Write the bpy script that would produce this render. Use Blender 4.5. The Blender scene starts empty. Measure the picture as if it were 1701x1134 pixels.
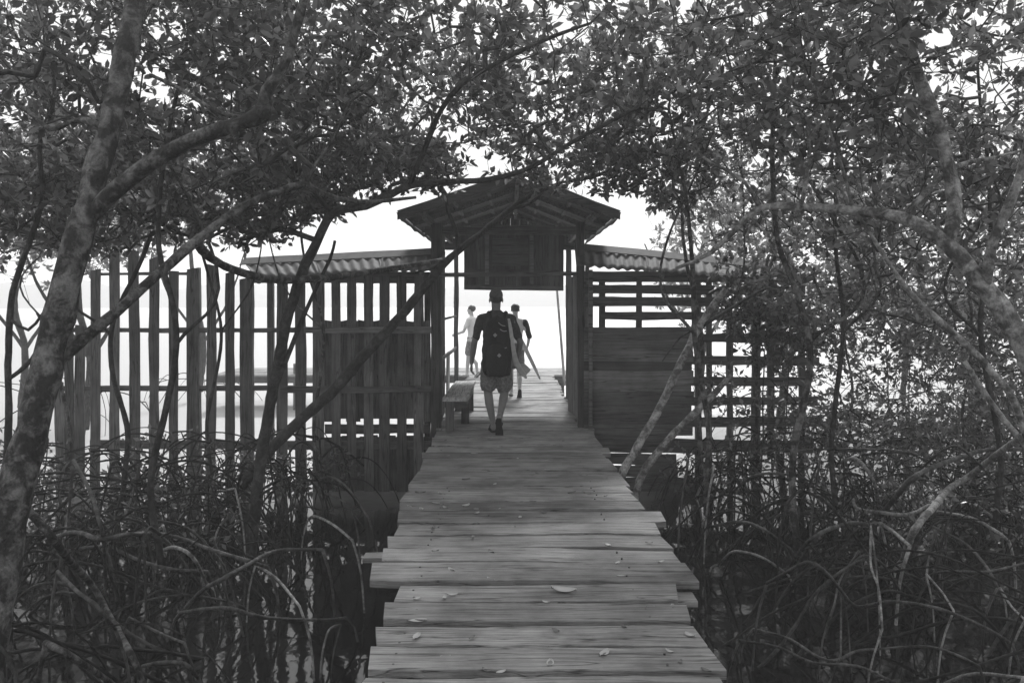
import bpy, math, random
import numpy as np
from mathutils import Vector, Matrix, noise

random.seed(7)
rng = np.random.default_rng(7)
scene = bpy.context.scene
COL = scene.collection

# ------------------------------------------------------------------ camera
F, CX, HY, H = 1400.0, 850.5, 497.0, 1.65
cam_d = bpy.data.cameras.new("camera")
cam_d.sensor_width = 36.0
cam_d.lens = F / 1701.0 * 36.0
cam_d.shift_y = -(567.0 - HY) / 1701.0
cam_d.clip_start = 0.05
cam_d.clip_end = 2000
cam = bpy.data.objects.new("camera", cam_d)
cam.location = (0, 0, H)
cam.rotation_euler = (math.radians(90), 0, 0)
COL.objects.link(cam)
scene.camera = cam

# ------------------------------------------------------------------ light
SUN_EL, SUN_AZ = 37.0, 6.0            # degrees; azimuth from +Y towards +X (sun ahead of the camera)
w = bpy.data.worlds.new("World")
scene.world = w
w.use_nodes = True
nt = w.node_tree
bg = nt.nodes["Background"]
sky = nt.nodes.new("ShaderNodeTexSky")
sky.sky_type = 'NISHITA'
sky.sun_disc = False
sky.sun_elevation = math.radians(SUN_EL)
sky.sun_rotation = math.radians(SUN_AZ)
sky.dust_density = 5.0
bw = nt.nodes.new("ShaderNodeRGBToBW")
# an even white overcast: the sky's brightness levelled off at one value
lo = nt.nodes.new("ShaderNodeMath"); lo.operation = 'MAXIMUM'; lo.inputs[1].default_value = 8.7
hi = nt.nodes.new("ShaderNodeMath"); hi.operation = 'MINIMUM'; hi.inputs[1].default_value = 8.8
nt.links.new(sky.outputs[0], bw.inputs[0])
nt.links.new(bw.outputs[0], lo.inputs[0])
nt.links.new(lo.outputs[0], hi.inputs[0])
nt.links.new(hi.outputs[0], bg.inputs[0])
bg.inputs[1].default_value = 0.104

sd = bpy.data.lights.new("sun", 'SUN')
sd.energy = 3.5
sd.angle = math.radians(9)
sd.color = (1, 1, 1)
so = bpy.data.objects.new("sun", sd)
COL.objects.link(so)
el, az = math.radians(SUN_EL), math.radians(SUN_AZ)
sdir = Vector((math.sin(az) * math.cos(el), math.cos(az) * math.cos(el), math.sin(el)))
so.rotation_euler = sdir.to_track_quat('Z', 'Y').to_euler()

scene.view_settings.view_transform = 'Standard'
scene.view_settings.look = 'None'
scene.view_settings.exposure = 0.14
scene.view_settings.gamma = 1.0
scene.cycles.max_bounces = 6
scene.cycles.diffuse_bounces = 3
scene.cycles.glossy_bounces = 3
scene.cycles.transmission_bounces = 4
scene.cycles.volume_bounces = 1
scene.cycles.transparent_max_bounces = 8
scene.cycles.use_denoising = True

WATER = -0.8

def at(px, py, Y):
    return Vector(((px - CX) * Y / F, Y, H - (py - HY) * Y / F))

# ------------------------------------------------------------------ materials
def new_mat(name):
    m = bpy.data.materials.new(name)
    m.use_nodes = True
    return m, m.node_tree, m.node_tree.nodes["Principled BSDF"]

def grey(v):
    return (v, v, v, 1)

def ramp(nt, src, stops):
    r = nt.nodes.new("ShaderNodeValToRGB")
    e = r.color_ramp.elements
    e[0].position, e[0].color = stops[0][0], grey(stops[0][1])
    e[1].position, e[1].color = stops[-1][0], grey(stops[-1][1])
    for p, v in stops[1:-1]:
        n = e.new(p); n.color = grey(v)
    nt.links.new(src, r.inputs[0])
    return r.outputs[0]

def pos_map(nt, scale):
    g = nt.nodes.new("ShaderNodeNewGeometry")
    m = nt.nodes.new("ShaderNodeMapping")
    m.inputs['Scale'].default_value = scale
    nt.links.new(g.outputs['Position'], m.inputs['Vector'])
    return m.outputs[0]

def ntex(nt, vec, scale, detail=6, rough=0.6, dist=0.0):
    n = nt.nodes.new("ShaderNodeTexNoise")
    n.inputs['Scale'].default_value = scale
    n.inputs['Detail'].default_value = detail
    n.inputs['Roughness'].default_value = rough
    n.inputs['Distortion'].default_value = dist
    nt.links.new(vec, n.inputs['Vector'])
    return n.outputs[0]

def mul(nt, a, b):
    m = nt.nodes.new("ShaderNodeMath"); m.operation = 'MULTIPLY'
    for i, s in enumerate((a, b)):
        if isinstance(s, (int, float)): m.inputs[i].default_value = s
        else: nt.links.new(s, m.inputs[i])
    return m.outputs[0]

def add(nt, a, b):
    m = nt.nodes.new("ShaderNodeMath"); m.operation = 'ADD'
    for i, s in enumerate((a, b)):
        if isinstance(s, (int, float)): m.inputs[i].default_value = s
        else: nt.links.new(s, m.inputs[i])
    return m.outputs[0]

def bump(nt, p, h, strength, dist=0.01):
    b = nt.nodes.new("ShaderNodeBump")
    b.inputs['Strength'].default_value = strength
    b.inputs['Distance'].default_value = dist
    nt.links.new(h, b.inputs['Height'])
    nt.links.new(b.outputs[0], p.inputs['Normal'])

def wood(name, v, axis, var=0.35, rough=0.8, spec=0.3, stain=0.5, bs=0.6):
    """weathered wood, grain running along one world axis"""
    m, nt, p = new_mat(name)
    sc = [16.0, 16.0, 16.0]; sc['xyz'.index(axis)] = 0.7
    g = ntex(nt, pos_map(nt, sc), 2.2, 9, 0.72, 0.5)
    sc2 = [55.0, 55.0, 55.0]; sc2['xyz'.index(axis)] = 1.6
    g2 = ntex(nt, pos_map(nt, sc2), 2.0, 6, 0.7)
    st = ntex(nt, pos_map(nt, (1, 1, 1)), 2.6, 5, 0.6)
    c1 = ramp(nt, g, [(0.26, 0.18), (0.40, 0.70), (0.52, 1.0), (0.74, 1.32)])
    c2 = ramp(nt, g2, [(0.28, 0.40), (0.43, 0.94), (0.7, 1.12)])
    c3 = ramp(nt, st, [(0.3, 1 - stain), (0.6, 1.0), (0.8, 1.15)])
    oi = nt.nodes.new("ShaderNodeObjectInfo")
    rv = add(nt, mul(nt, oi.outputs['Random'], var * 2), 1 - var)
    sc3 = [11.0, 11.0, 11.0]; sc3['xyz'.index(axis)] = 0.55
    ck = ntex(nt, pos_map(nt, sc3), 1.3, 3, 0.5, 0.3)
    c4 = ramp(nt, ck, [(0.0, 1.0), (0.48, 1.0), (0.5, 0.22), (0.52, 1.0), (1.0, 1.0)])
    c = mul(nt, mul(nt, mul(nt, c1, c2), c4), mul(nt, c3, mul(nt, rv, v)))
    nt.links.new(c, p.inputs['Base Color'])
    p.inputs['Roughness'].default_value = rough
    p.inputs['Specular IOR Level'].default_value = spec
    bump(nt, p, add(nt, g, mul(nt, g2, 0.5)), bs, 0.012)
    return m

def bark(name, v, light, scale=9, lo_=0.45, hi_=0.62, bs=0.9):
    """dark bark with paler lichen patches that have a shape of their own"""
    m, nt, p = new_mat(name)
    vec = pos_map(nt, (1, 1, 1))
    a = ntex(nt, vec, scale, 6, 0.65, 0.4)
    b = ntex(nt, vec, scale * 5, 5, 0.7)
    v2 = nt.nodes.new("ShaderNodeTexVoronoi"); v2.inputs['Scale'].default_value = scale * 6
    nt.links.new(pos_map(nt, (1, 1, 0.45)), v2.inputs['Vector'])
    ca = ramp(nt, a, [(lo_, v), (hi_, light)])
    cb = ramp(nt, b, [(0.3, 0.55), (0.6, 1.15)])
    nt.links.new(mul(nt, ca, cb), p.inputs['Base Color'])
    p.inputs['Roughness'].default_value = 0.85
    p.inputs['Specular IOR Level'].default_value = 0.2
    bump(nt, p, add(nt, b, mul(nt, v2.outputs['Distance'], 0.8)), bs, 0.012)
    return m

def leaf_mat(name, v, v2, trans, rough=0.42):
    m, nt, p = new_mat(name)
    g = nt.nodes.new("ShaderNodeNewGeometry")
    c = ramp(nt, g.outputs['Random Per Island'], [(0.0, v), (0.6, (v + v2) / 2), (1.0, v2)])
    nt.links.new(c, p.inputs['Base Color'])
    p.inputs['Roughness'].default_value = rough
    p.inputs['Specular IOR Level'].default_value = 0.4
    t = nt.nodes.new("ShaderNodeBsdfTranslucent")
    nt.links.new(mul(nt, c, 1.3), t.inputs[0])
    mx = nt.nodes.new("ShaderNodeMixShader")
    mx.inputs[0].default_value = trans
    nt.links.new(p.outputs[0], mx.inputs[1]); nt.links.new(t.outputs[0], mx.inputs[2])
    nt.links.new(mx.outputs[0], nt.nodes["Material Output"].inputs[0])
    return m

def plain(name, v, rough=0.7, spec=0.3, var=0.2, scale=30, bs=0.2):
    m, nt, p = new_mat(name)
    n = ntex(nt, pos_map(nt, (1, 1, 1)), scale, 4)
    nt.links.new(ramp(nt, n, [(0.3, v * (1 - var)), (0.7, v * (1 + var))]), p.inputs['Base Color'])
    p.inputs['Roughness'].default_value = rough
    p.inputs['Specular IOR Level'].default_value = spec
    bump(nt, p, n, bs, 0.004)
    return m

M = {}
M['deck'] = wood('deck_wood', 0.34, 'x', 0.33, 0.72, 0.4, 0.55, 1.3)
M['picket'] = wood('picket_wood', 0.15, 'z', 0.35)
M['rail'] = wood('rail_wood', 0.20, 'x', 0.3)
M['slat'] = wood('slat_wood', 0.20, 'x', 0.3)
M['dark_slat'] = wood('old_slat_wood', 0.13, 'x', 0.3)
M['dark_post'] = wood('old_post_wood', 0.13, 'z', 0.3)
M['post'] = wood('post_wood', 0.14, 'z', 0.3)
M['pale_post'] = wood('pale_post_wood', 0.5, 'z', 0.2)
M['beam_y'] = wood('beam_wood', 0.2, 'y', 0.3)
M['bench'] = wood('bench_wood', 0.5, 'y', 0.15)
M['header'] = wood('header_wood', 0.12, 'z', 0.45)
M['metal'] = plain('weathered_roof_sheet', 0.085, 0.8, 0.25, 0.35, 5, 0.1)
M['metal_dark'] = plain('rusted_roof_sheet', 0.14, 0.7, 0.4, 0.5, 4, 0.1)
M['bark_mottled'] = bark('mottled_bark', 0.035, 0.20, 10, 0.45, 0.64)
M['bark_dark'] = bark('dark_bark', 0.035, 0.10, 7, 0.45, 0.7)
M['bark_pale'] = bark('pale_bark', 0.10, 0.42, 9, 0.42, 0.6)
M['root'] = bark('root_bark', 0.045, 0.15, 6, 0.42, 0.68)
M['root_pale'] = bark('pale_root_bark', 0.12, 0.38, 10, 0.38, 0.6)
M['root_mid'] = bark('brown_root_bark', 0.03, 0.09, 8, 0.42, 0.66)
M['root_dark'] = bark('dark_root_bark', 0.014, 0.05, 6, 0.42, 0.68)  # darker tone than the other root barks
M['twig'] = bark('twig_bark', 0.04, 0.13, 4, 0.45, 0.65, 0.3)
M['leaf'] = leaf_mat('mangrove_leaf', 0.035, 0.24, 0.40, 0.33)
M['leaf_far'] = leaf_mat('sunlit_leaf', 0.10, 0.28, 0.5)  # paler copy of the mangrove leaf, sunlight put into its colour
M['litter'] = leaf_mat('dry_leaf', 0.26, 0.50, 0.1, 0.6)
M['litter_dark'] = leaf_mat('brown_leaf', 0.08, 0.16, 0.1, 0.6)
M['skin'] = plain('skin', 0.23, 0.55, 0.4, 0.06, 12, 0.05)
M['skin_pale'] = plain('fair_skin', 0.5, 0.55, 0.4, 0.06, 12, 0.05)
M['hair'] = plain('hair', 0.06, 0.6, 0.4, 0.4, 60, 0.4)
M['black'] = plain('black_nylon', 0.022, 0.7, 0.3, 0.3, 70, 0.3)
M['strap'] = plain('grey_webbing', 0.10, 0.7, 0.3, 0.2, 90, 0.3)
M['mark'] = plain('pale_patch', 0.35, 0.6, 0.3, 0.1, 90, 0.1)
M['shirt'] = plain('dark_cotton', 0.07, 0.9, 0.1, 0.25, 25, 0.3)
M['cap'] = plain('cap_cotton', 0.13, 0.9, 0.1, 0.3, 40, 0.3)
M['white_cloth'] = plain('white_cotton', 0.75, 0.9, 0.1, 0.06, 25, 0.3)
M['rubber'] = plain('black_rubber', 0.03, 0.8, 0.2, 0.3, 50, 0.2)
M['board'] = plain('pale_board_paint', 0.55, 0.45, 0.5, 0.15, 20, 0.1)

m, nt, p = new_mat('patterned_shorts')
vt = nt.nodes.new("ShaderNodeTexVoronoi"); vt.inputs['Scale'].default_value = 22
vt.feature = 'DISTANCE_TO_EDGE'
nt.links.new(pos_map(nt, (1, 1, 1)), vt.inputs['Vector'])
nn = ntex(nt, pos_map(nt, (1, 1, 1)), 30, 3)
nt.links.new(mul(nt, ramp(nt, vt.outputs[0], [(0.03, 0.25), (0.12, 0.17)]), ramp(nt, nn, [(0.3, .7), (.7, 1.2)])), p.inputs['Base Color'])
p.inputs['Roughness'].default_value = 0.9
M['shorts'] = m

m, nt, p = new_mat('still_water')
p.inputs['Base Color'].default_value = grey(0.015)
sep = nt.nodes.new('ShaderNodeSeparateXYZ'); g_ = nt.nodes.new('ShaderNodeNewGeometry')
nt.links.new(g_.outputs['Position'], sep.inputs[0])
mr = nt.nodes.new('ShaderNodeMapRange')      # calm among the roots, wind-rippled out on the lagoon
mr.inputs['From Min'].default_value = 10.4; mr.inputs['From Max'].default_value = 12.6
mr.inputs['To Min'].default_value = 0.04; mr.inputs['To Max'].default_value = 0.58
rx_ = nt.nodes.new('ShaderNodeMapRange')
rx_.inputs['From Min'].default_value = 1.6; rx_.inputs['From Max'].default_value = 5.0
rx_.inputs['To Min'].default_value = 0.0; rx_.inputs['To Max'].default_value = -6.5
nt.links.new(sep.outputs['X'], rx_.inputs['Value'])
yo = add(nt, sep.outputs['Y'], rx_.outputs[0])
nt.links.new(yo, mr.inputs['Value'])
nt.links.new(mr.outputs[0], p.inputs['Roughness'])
mr2 = nt.nodes.new('ShaderNodeMapRange')     # canopy reflection painted dark among the roots, glare painted pale out on the lagoon
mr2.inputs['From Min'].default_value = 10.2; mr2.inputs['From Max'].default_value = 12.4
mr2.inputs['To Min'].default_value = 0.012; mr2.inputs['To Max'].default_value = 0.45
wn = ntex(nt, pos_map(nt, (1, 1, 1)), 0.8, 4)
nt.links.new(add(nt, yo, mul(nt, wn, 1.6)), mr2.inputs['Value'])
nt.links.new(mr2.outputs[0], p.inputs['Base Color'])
p.inputs['IOR'].default_value = 1.45
n1 = ntex(nt, pos_map(nt, (1, 0.7, 1)), 2.2, 3, 0.5)
n2 = ntex(nt, pos_map(nt, (1, 0.6, 1)), 9, 3, 0.55)
bump(nt, p, add(nt, n1, mul(nt, n2, 0.2)), 0.13, 0.035)
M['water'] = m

# ------------------------------------------------------------------ object helpers
def tag(o, label=None, cat=None, group=None, kind=None):
    if label: o['label'] = label
    if cat: o['category'] = cat
    if group: o['group'] = group
    if kind: o['kind'] = kind
    return o

def empty(name, loc):
    o = bpy.data.objects.new(name, None)
    o.empty_display_size = 0.2
    o.location = loc
    COL.objects.link(o)
    return o

def world_loc(o):
    v = Vector((0, 0, 0))
    while o is not None:
        v += o.location; o = o.parent
    return v

class MB:
    def __init__(self):
        self.v = []; self.f = []; self.n = 0
    def add(self, verts, faces):
        verts = np.asarray(verts, dtype=np.float64).reshape(-1, 3)
        self.v.append(verts)
        self.f += [tuple(i + self.n for i in f) for f in faces]
        self.n += len(verts)
        return self
    def build(self, name, mat, parent=None, smooth=False):
        V = np.concatenate(self.v)
        c = (V.min(0) + V.max(0)) / 2
        me = bpy.data.meshes.new(name)
        me.from_pydata((V - c).tolist(), [], self.f)
        me.materials.append(mat)
        if smooth:
            me.polygons.foreach_set('use_smooth', [True] * len(me.polygons))
        me.update()
        o = bpy.data.objects.new(name, me)
        COL.objects.link(o)
        if parent:
            o.parent = parent
            o.location = Vector(c) - world_loc(parent)
        else:
            o.location = c
        return o

def catmull(P, R, step):
    P = np.array(P, float); R = np.array(R, float)
    Q = np.vstack([2 * P[0] - P[1], P, 2 * P[-1] - P[-2]])
    out, rad = [], []
    for i in range(len(P) - 1):
        p0, p1, p2, p3 = Q[i:i + 4]
        n = max(2, int(np.linalg.norm(p2 - p1) / step))
        for k in range(n):
            t = k / n
            out.append(0.5 * ((2 * p1) + (-p0 + p2) * t + (2 * p0 - 5 * p1 + 4 * p2 - p3) * t * t + (-p0 + 3 * p1 - 3 * p2 + p3) * t ** 3))
            rad.append(R[i] * (1 - t) + R[i + 1] * t)
    out.append(P[-1]); rad.append(R[-1])
    return np.array(out), np.array(rad)

def tube(mb, P, R, k=8, bumpy=0.0, close=True):
    P = np.asarray(P, float); R = np.asarray(R, float)
    n = len(P)
    T = np.gradient(P, axis=0); T /= (np.linalg.norm(T, axis=1)[:, None] + 1e-9)
    up = np.array([0, 0, 1.0]) if abs(T[0][2]) < 0.9 else np.array([1.0, 0, 0])
    u = np.cross(T[0], up); u /= np.linalg.norm(u)
    a = np.linspace(0, 2 * np.pi, k, endpoint=False)
    V = np.empty((n, k, 3))
    for i in range(n):
        u = u - T[i] * u.dot(T[i]); u /= (np.linalg.norm(u) + 1e-9)
        w_ = np.cross(T[i], u)
        r = np.full(k, R[i])
        if bumpy:
            s = 0.6 / max(R[i], 0.01)
            for j in range(k):
                d = P[i] + (np.cos(a[j]) * u + np.sin(a[j]) * w_) * R[i]
                r[j] *= 1 + bumpy * noise.noise(Vector(d * min(s, 14))) + bumpy * 0.6 * noise.noise(Vector(d * min(s, 14) * 2.7))
        V[i] = P[i] + r[:, None] * (np.cos(a)[:, None] * u + np.sin(a)[:, None] * w_)
    fs = []
    for i in range(n - 1):
        for j in range(k):
            j2 = (j + 1) % k
            fs.append((i * k + j, i * k + j2, (i + 1) * k + j2, (i + 1) * k + j))
    if close:
        fs.append(tuple(reversed(range(k)))); fs.append(tuple(range((n - 1) * k, n * k)))
    mb.add(V.reshape(-1, 3), fs)

def board(mb, a, b, side, w, t, seg=10, jit=0.003, w2=None, skew=(0, 0), c=0.004):
    """a sawn board from a to b; width along `side`, thickness across; edges wander and ends are skewed"""
    a = np.array(a, float); b = np.array(b, float); side = np.array(side, float); side /= np.linalg.norm(side)
    d = b - a; L = np.linalg.norm(d); d /= L
    nrm = np.cross(d, side); nrm /= np.linalg.norm(nrm)
    w2 = w if w2 is None else w2
    ph = random.random() * 100
    V = []
    for i in range(seg + 1):
        s = i / seg
        ww = (w * (1 - s) + w2 * s) / 2; tt = t / 2
        el_ = noise.noise(Vector((ph, s * L * 1.7, 0))) * jit * 2.2 + noise.noise(Vector((ph, s * L * 9, 3))) * jit
        er_ = noise.noise(Vector((ph + 31, s * L * 1.7, 0))) * jit * 2.2 + noise.noise(Vector((ph, s * L * 9, 9))) * jit
        wz = noise.noise(Vector((ph + 70, s * L * 1.1, 0))) * jit * 1.5
        p = a + d * (L * s) + nrm * wz
        prof = [(-ww + c, -tt), (ww - c, -tt), (ww, -tt + c), (ww, tt - c), (ww - c, tt), (-ww + c, tt), (-ww, tt - c), (-ww, -tt + c)]
        for (x, y) in prof:
            x2 = x + (er_ if x > 0 else el_)
            q = p + side * x2 + nrm * y
            if i == 0: q = q + d * (skew[0] * x / ww)
            if i == seg: q = q + d * (skew[1] * x / ww)
            V.append(q)
    fs = []
    for i in range(seg):
        for j in range(8):
            j2 = (j + 1) % 8
            fs.append((i * 8 + j, i * 8 + j2, (i + 1) * 8 + j2, (i + 1) * 8 + j))
    fs.append(tuple(reversed(range(8)))); fs.append(tuple(range(seg * 8, seg * 8 + 8)))
    mb.add(V, fs)

def bd(name, mat, parent, *a, **k):
    mb = MB(); board(mb, *a, **k)
    return mb.build(name, mat, parent)

def log(name, mat, parent, P, R, k=9, step=0.12, bumpy=0.12):
    mb = MB(); p, r = catmull(P, R, step); tube(mb, p, r, k, bumpy)
    return mb.build(name, mat, parent, True)

# ------------------------------------------------------------------ water and far shore
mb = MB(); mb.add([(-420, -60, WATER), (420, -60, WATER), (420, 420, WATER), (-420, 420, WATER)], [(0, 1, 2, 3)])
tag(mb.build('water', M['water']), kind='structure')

mb = MB()
NA = 260
for layer in range(3):
    rows = []
    for i in range(NA + 1):
        a = math.radians(-68 + 136 * i / NA)
        R_ = 262 + layer * 9 + 6 * noise.noise(Vector((i * 0.05, layer * 5, 0)))
        h = (5.0 + layer * 0.9) * (1 + 0.35 * noise.noise(Vector((i * 0.11, layer * 9, 1))) + 0.30 * noise.noise(Vector((i * 0.6, layer, 2))))
        x, y = math.sin(a) * R_, math.cos(a) * R_
        ux, uy = math.sin(a), math.cos(a)
        rows.append([(x, y, WATER - .2), (x - ux * .8, y - uy * .8, WATER + h * .45), (x + ux * .4, y + uy * .4, WATER + h * .8), (x + ux * 2.2, y + uy * 2.2, WATER + h), (x + ux * 5, y + uy * 5, WATER + h * .7), (x + ux * 7, y + uy * 7, WATER - .2)])
    V = [q for r in rows for q in r]
    mb.add(V, [(i * 6 + j, (i + 1) * 6 + j, (i + 1) * 6 + j + 1, i * 6 + j + 1) for i in range(NA) for j in range(5)])
tag(mb.build('far_shore_trees', plain('distant_trees', 0.07, 0.9, 0.1, 0.5, 0.4, 0.0), smooth=False),
    'pale low line of trees along the far shore across the water', 'trees', kind='stuff')

mb = MB()
mb.add([(x, y, z) for z in (WATER - 1, 14.0) for (x, y) in ((-418, -55), (418, -55), (418, 418), (-418, 418))],
       [(3, 2, 1, 0), (4, 5, 6, 7), (0, 1, 5, 4), (1, 2, 6, 5), (2, 3, 7, 6), (3, 0, 4, 7)])
hm = bpy.data.materials.new('haze'); hm.use_nodes = True
hn = hm.node_tree; hn.nodes.clear()
ho = hn.nodes.new('ShaderNodeOutputMaterial'); hv = hn.nodes.new('ShaderNodeVolumePrincipled')
hv.inputs['Color'].default_value = grey(0.99); hv.inputs['Density'].default_value = 0.0050
hv.inputs['Anisotropy'].default_value = 0.3
hn.links.new(hv.outputs[0], ho.inputs['Volume'])
tag(mb.build('haze', hm), kind='stuff')

# ------------------------------------------------------------------ boardwalk
bw_root = empty('boardwalk', (0, 5, 0)); tag(bw_root, kind='structure')
# rows: source y of the near edge, left px, right px (read off the photo)
Z = lambda zx: zx / 2.5 + 560
rows = [(714, Z(405), Z(1070)), (726, Z(400), Z(1078)), (740, Z(383), Z(1098)), (751, Z(366), Z(1140)), (762, Z(345), Z(1115)),
        (782, Z(338), Z(1160)), (806, Z(300), Z(1210)), (818, Z(290), Z(1222)), (834, Z(262), Z(1246)), (848, Z(250), Z(1278)), (868, Z(240), Z(1372)),
        (888, Z(235), Z(1347)), (910, Z(196), Z(1388)), (934, Z(172), Z(1428)), (968, Z(118), Z(1502)), (1000, Z(235), Z(1435)),
        (1035, Z(176), Z(1482)), (1075, Z(142), Z(1535)), (1118, Z(112), Z(1612)), (1150, Z(80), Z(1625))]
prev = 11.0
for i, (py, xl, xr) in enumerate(rows):
    Y1 = 2310.0 / (py - HY)
    x0, x1 = (xl - CX) * Y1 / F, (xr - CX) * Y1 / F
    gap = random.choice([0.018, 0.028, 0.036]) if i not in (15, 16, 17, 3) else 0.055
    wd = prev - Y1 - gap
    ym = (prev + Y1) / 2
    dz = random.uniform(-0.010, 0.008)
    tilt = random.uniform(-0.012, 0.012)
    pk = bd('plank', M['deck'], bw_root, (x0, ym + tilt, -0.02 + dz), (x1, ym - tilt, -0.02 + dz + random.uniform(-.004, .004)), (0, 1, 0),
       wd * random.uniform(0.97, 1.02), 0.045, seg=30, jit=0.012, skew=(random.uniform(-.025, .025), random.uniform(-.02, .02)))
    if ym < 8.6:
        for xn in (-.55, .7):
            for fr_ in (.28, .74):
                mb = MB(); nx, ny = xn + random.uniform(-.02, .02), Y1 + wd * fr_
                mb.add([(nx + .006 * math.cos(q * math.pi / 3), ny + .006 * math.sin(q * math.pi / 3), zz) for zz in (-.02, .0055 + dz) for q in range(6)],
                       [tuple(range(5, -1, -1)), tuple(range(6, 12))] + [(q, (q + 1) % 6, 6 + (q + 1) % 6, 6 + q) for q in range(6)])
                mb.build('nail', M['dark_slat'], pk)
    prev = Y1
yy = prev
while yy > -4:
    wd = random.uniform(0.2, 0.28)
    bd('plank', M['deck'], bw_root, (-0.62 + random.uniform(-.05, .05), yy - wd / 2, -0.02), (0.93 + random.uniform(-.06, .06), yy - wd / 2, -0.02), (0, 1, 0), wd - 0.015, 0.04, seg=12, jit=0.006)
    yy -= wd
yy = 11.0
while yy < 18.4:
    wd = random.uniform(0.17, 0.27)
    bd('plank', M['deck'], bw_root, (-0.95 + random.uniform(-.04, .03), yy + wd / 2, -0.02 + random.uniform(-.005, .005)), (0.90 + random.uniform(-.05, .05) + (0.15 if yy < 11.3 else 0), yy + wd / 2, -0.02), (0, 1, 0), wd - 0.014, 0.04, seg=12, jit=0.008)
    yy += wd
for x in (-0.55, 0.7):
    bd('joist', M['beam_y'], bw_root, (x, -4, -0.11), (x, 18.4, -0.11), (1, 0, 0), 0.09, 0.13, seg=30)
    for yq in (1.5, 4.2, 6.9, 9.6, 12.6, 15.4, 18.2):
        log('pile', M['dark_post'], bw_root, [(x, yq, -1.3), (x + .01, yq, -0.6), (x, yq, -0.14)], [.06, .058, .055])
for yq in (3.9, 6.6, 9.3):
    bd('cross_beam', M['dark_slat'], bw_root, (-0.9, yq, -0.23), (1.05, yq, -0.23), (0, 1, 0), 0.09, 0.10, seg=8)
# one loose board sticking out to the left, and a protruding one on the right
bd('plank', M['deck'], bw_root, (at(605, 905, 5.66).x, 5.66, -0.085), (-0.2, 5.66, -0.085), (0, 1, 0), 0.13, 0.035, seg=10, jit=.006)
bd('plank', M['deck'], bw_root, (0.6, 4.87, -0.085), (at(1160, 975, 4.87).x - .02, 4.87, -0.085), (0, 1, 0), 0.16, 0.035, seg=10, jit=.006)

# landing stage at the end of the boardwalk
ls = empty('landing_stage', (-2.5, 19.4, 0)); tag(ls, kind='structure')
yy = 18.5
while yy < 20.3:
    wd = random.uniform(.2, .28)
    bd('plank', M['deck'], ls, (-6.6, yy + wd / 2, -0.03), (1.25, yy + wd / 2, -0.03), (0, 1, 0), wd - .015, .04, seg=12, jit=.006)
    yy += wd
for yq in (18.6, 20.2):
    bd('joist', M['dark_slat'], ls, (-6.6, yq, -0.125), (1.25, yq, -0.125), (0, 1, 0), .07, .14, seg=6)
for x in (-6.3, -4.8, -3.3, -1.8, -0.2, 1.1):
    log('pile', M['dark_post'], ls, [(x, 18.75, -1.3), (x, 18.75, -0.06 if x > -3 else 0.22)], [.07, .065])

# ------------------------------------------------------------------ left picket fence
FY = 10.75
fl = empty('picket_fence', (at(400, 600, FY).x, FY, WATER))
tag(fl, 'tall picket fence of grey boards standing in water left of the gatehouse', 'fence')
def picket(pc, wpx, top, bot=835, slant=0, Y=FY, mat='picket', t=0.022, name='picket', parent=fl):
    a = at(pc + slant, bot, Y); b = at(pc, top, Y)
    bd(name, M[mat], parent, a, b, (1, 0, 0), wpx * 1.1 * Y / F, t, seg=9, jit=0.006, skew=(0, random.uniform(-.02, .02)))
for pc, wpx, top, sl in [(97, 15, 632, 8), (114, 14, 500, 3), (133, 15, 540, 0), (159, 15, 448, 1), (190, 15, 416, 2), (222, 16, 416, 1),
                         (256, 15, 428, 0), (288, 14, 450, 1), (352, 15, 440, 0), (382, 14, 452, 1),
                         (469, 17, 462, 0), (499, 16, 462, 2)]:
    picket(pc, wpx, top, 835, sl + random.uniform(-2, 2))
for pc, wpx, top in [(322, 19, 446), (410, 19, 462)]:
    picket(pc, wpx, top, 850, 1, FY + .05, 'post', 0.09, 'post')
for i, pc in enumerate([529, 558, 584, 612, 639, 667, 696]):
    picket(pc, [18, 13.5, 14, 14.5, 15.5, 15, 15][i], 458, 838, random.uniform(-1.5, 1.5), FY)
for pc in [536, 551, 571, 588, 604, 625, 640, 654, 681, 704]:   # back layer of shorter boards
    picket(pc + random.uniform(-1, 1), random.uniform(15, 23), 533 + random.uniform(-1, 1), random.choice([690, 695, 700]), 0, FY + .062, 'picket')
for (py, x0, x1, h, yy, mt) in [(548, 120, 522, 8, FY + .034, 'slat'), (548, 505, 716, 11, FY - .032, 'rail'), (645, 100, 505, 9, FY + .034, 'slat'), (647, 466, 716, 11, FY - .032, 'rail'),
                                (738, 150, 735, 14, FY + .045, 'dark_slat'), (466, 420, 716, 9, FY + .036, 'slat'), (457, 505, 716, 12, FY + .10, 'dark_slat'), (712, 540, 715, 16, FY + .10, 'dark_slat'), (455, 150, 330, 5, FY + .034, 'slat')]:
    bd('rail', M[mt], fl, at(x0, py, yy), at(x1, py + random.uniform(-1, 1), yy), (0, 0, 1), h * yy / F, .03, seg=16, jit=.006)
for pc in range(545, 735, 15):
    bd('picket', M['dark_post'], fl, at(pc, 850, FY + .075), at(pc, 724 + random.uniform(-2, 3), FY + .075), (1, 0, 0), .118, .02, seg=4)
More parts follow.
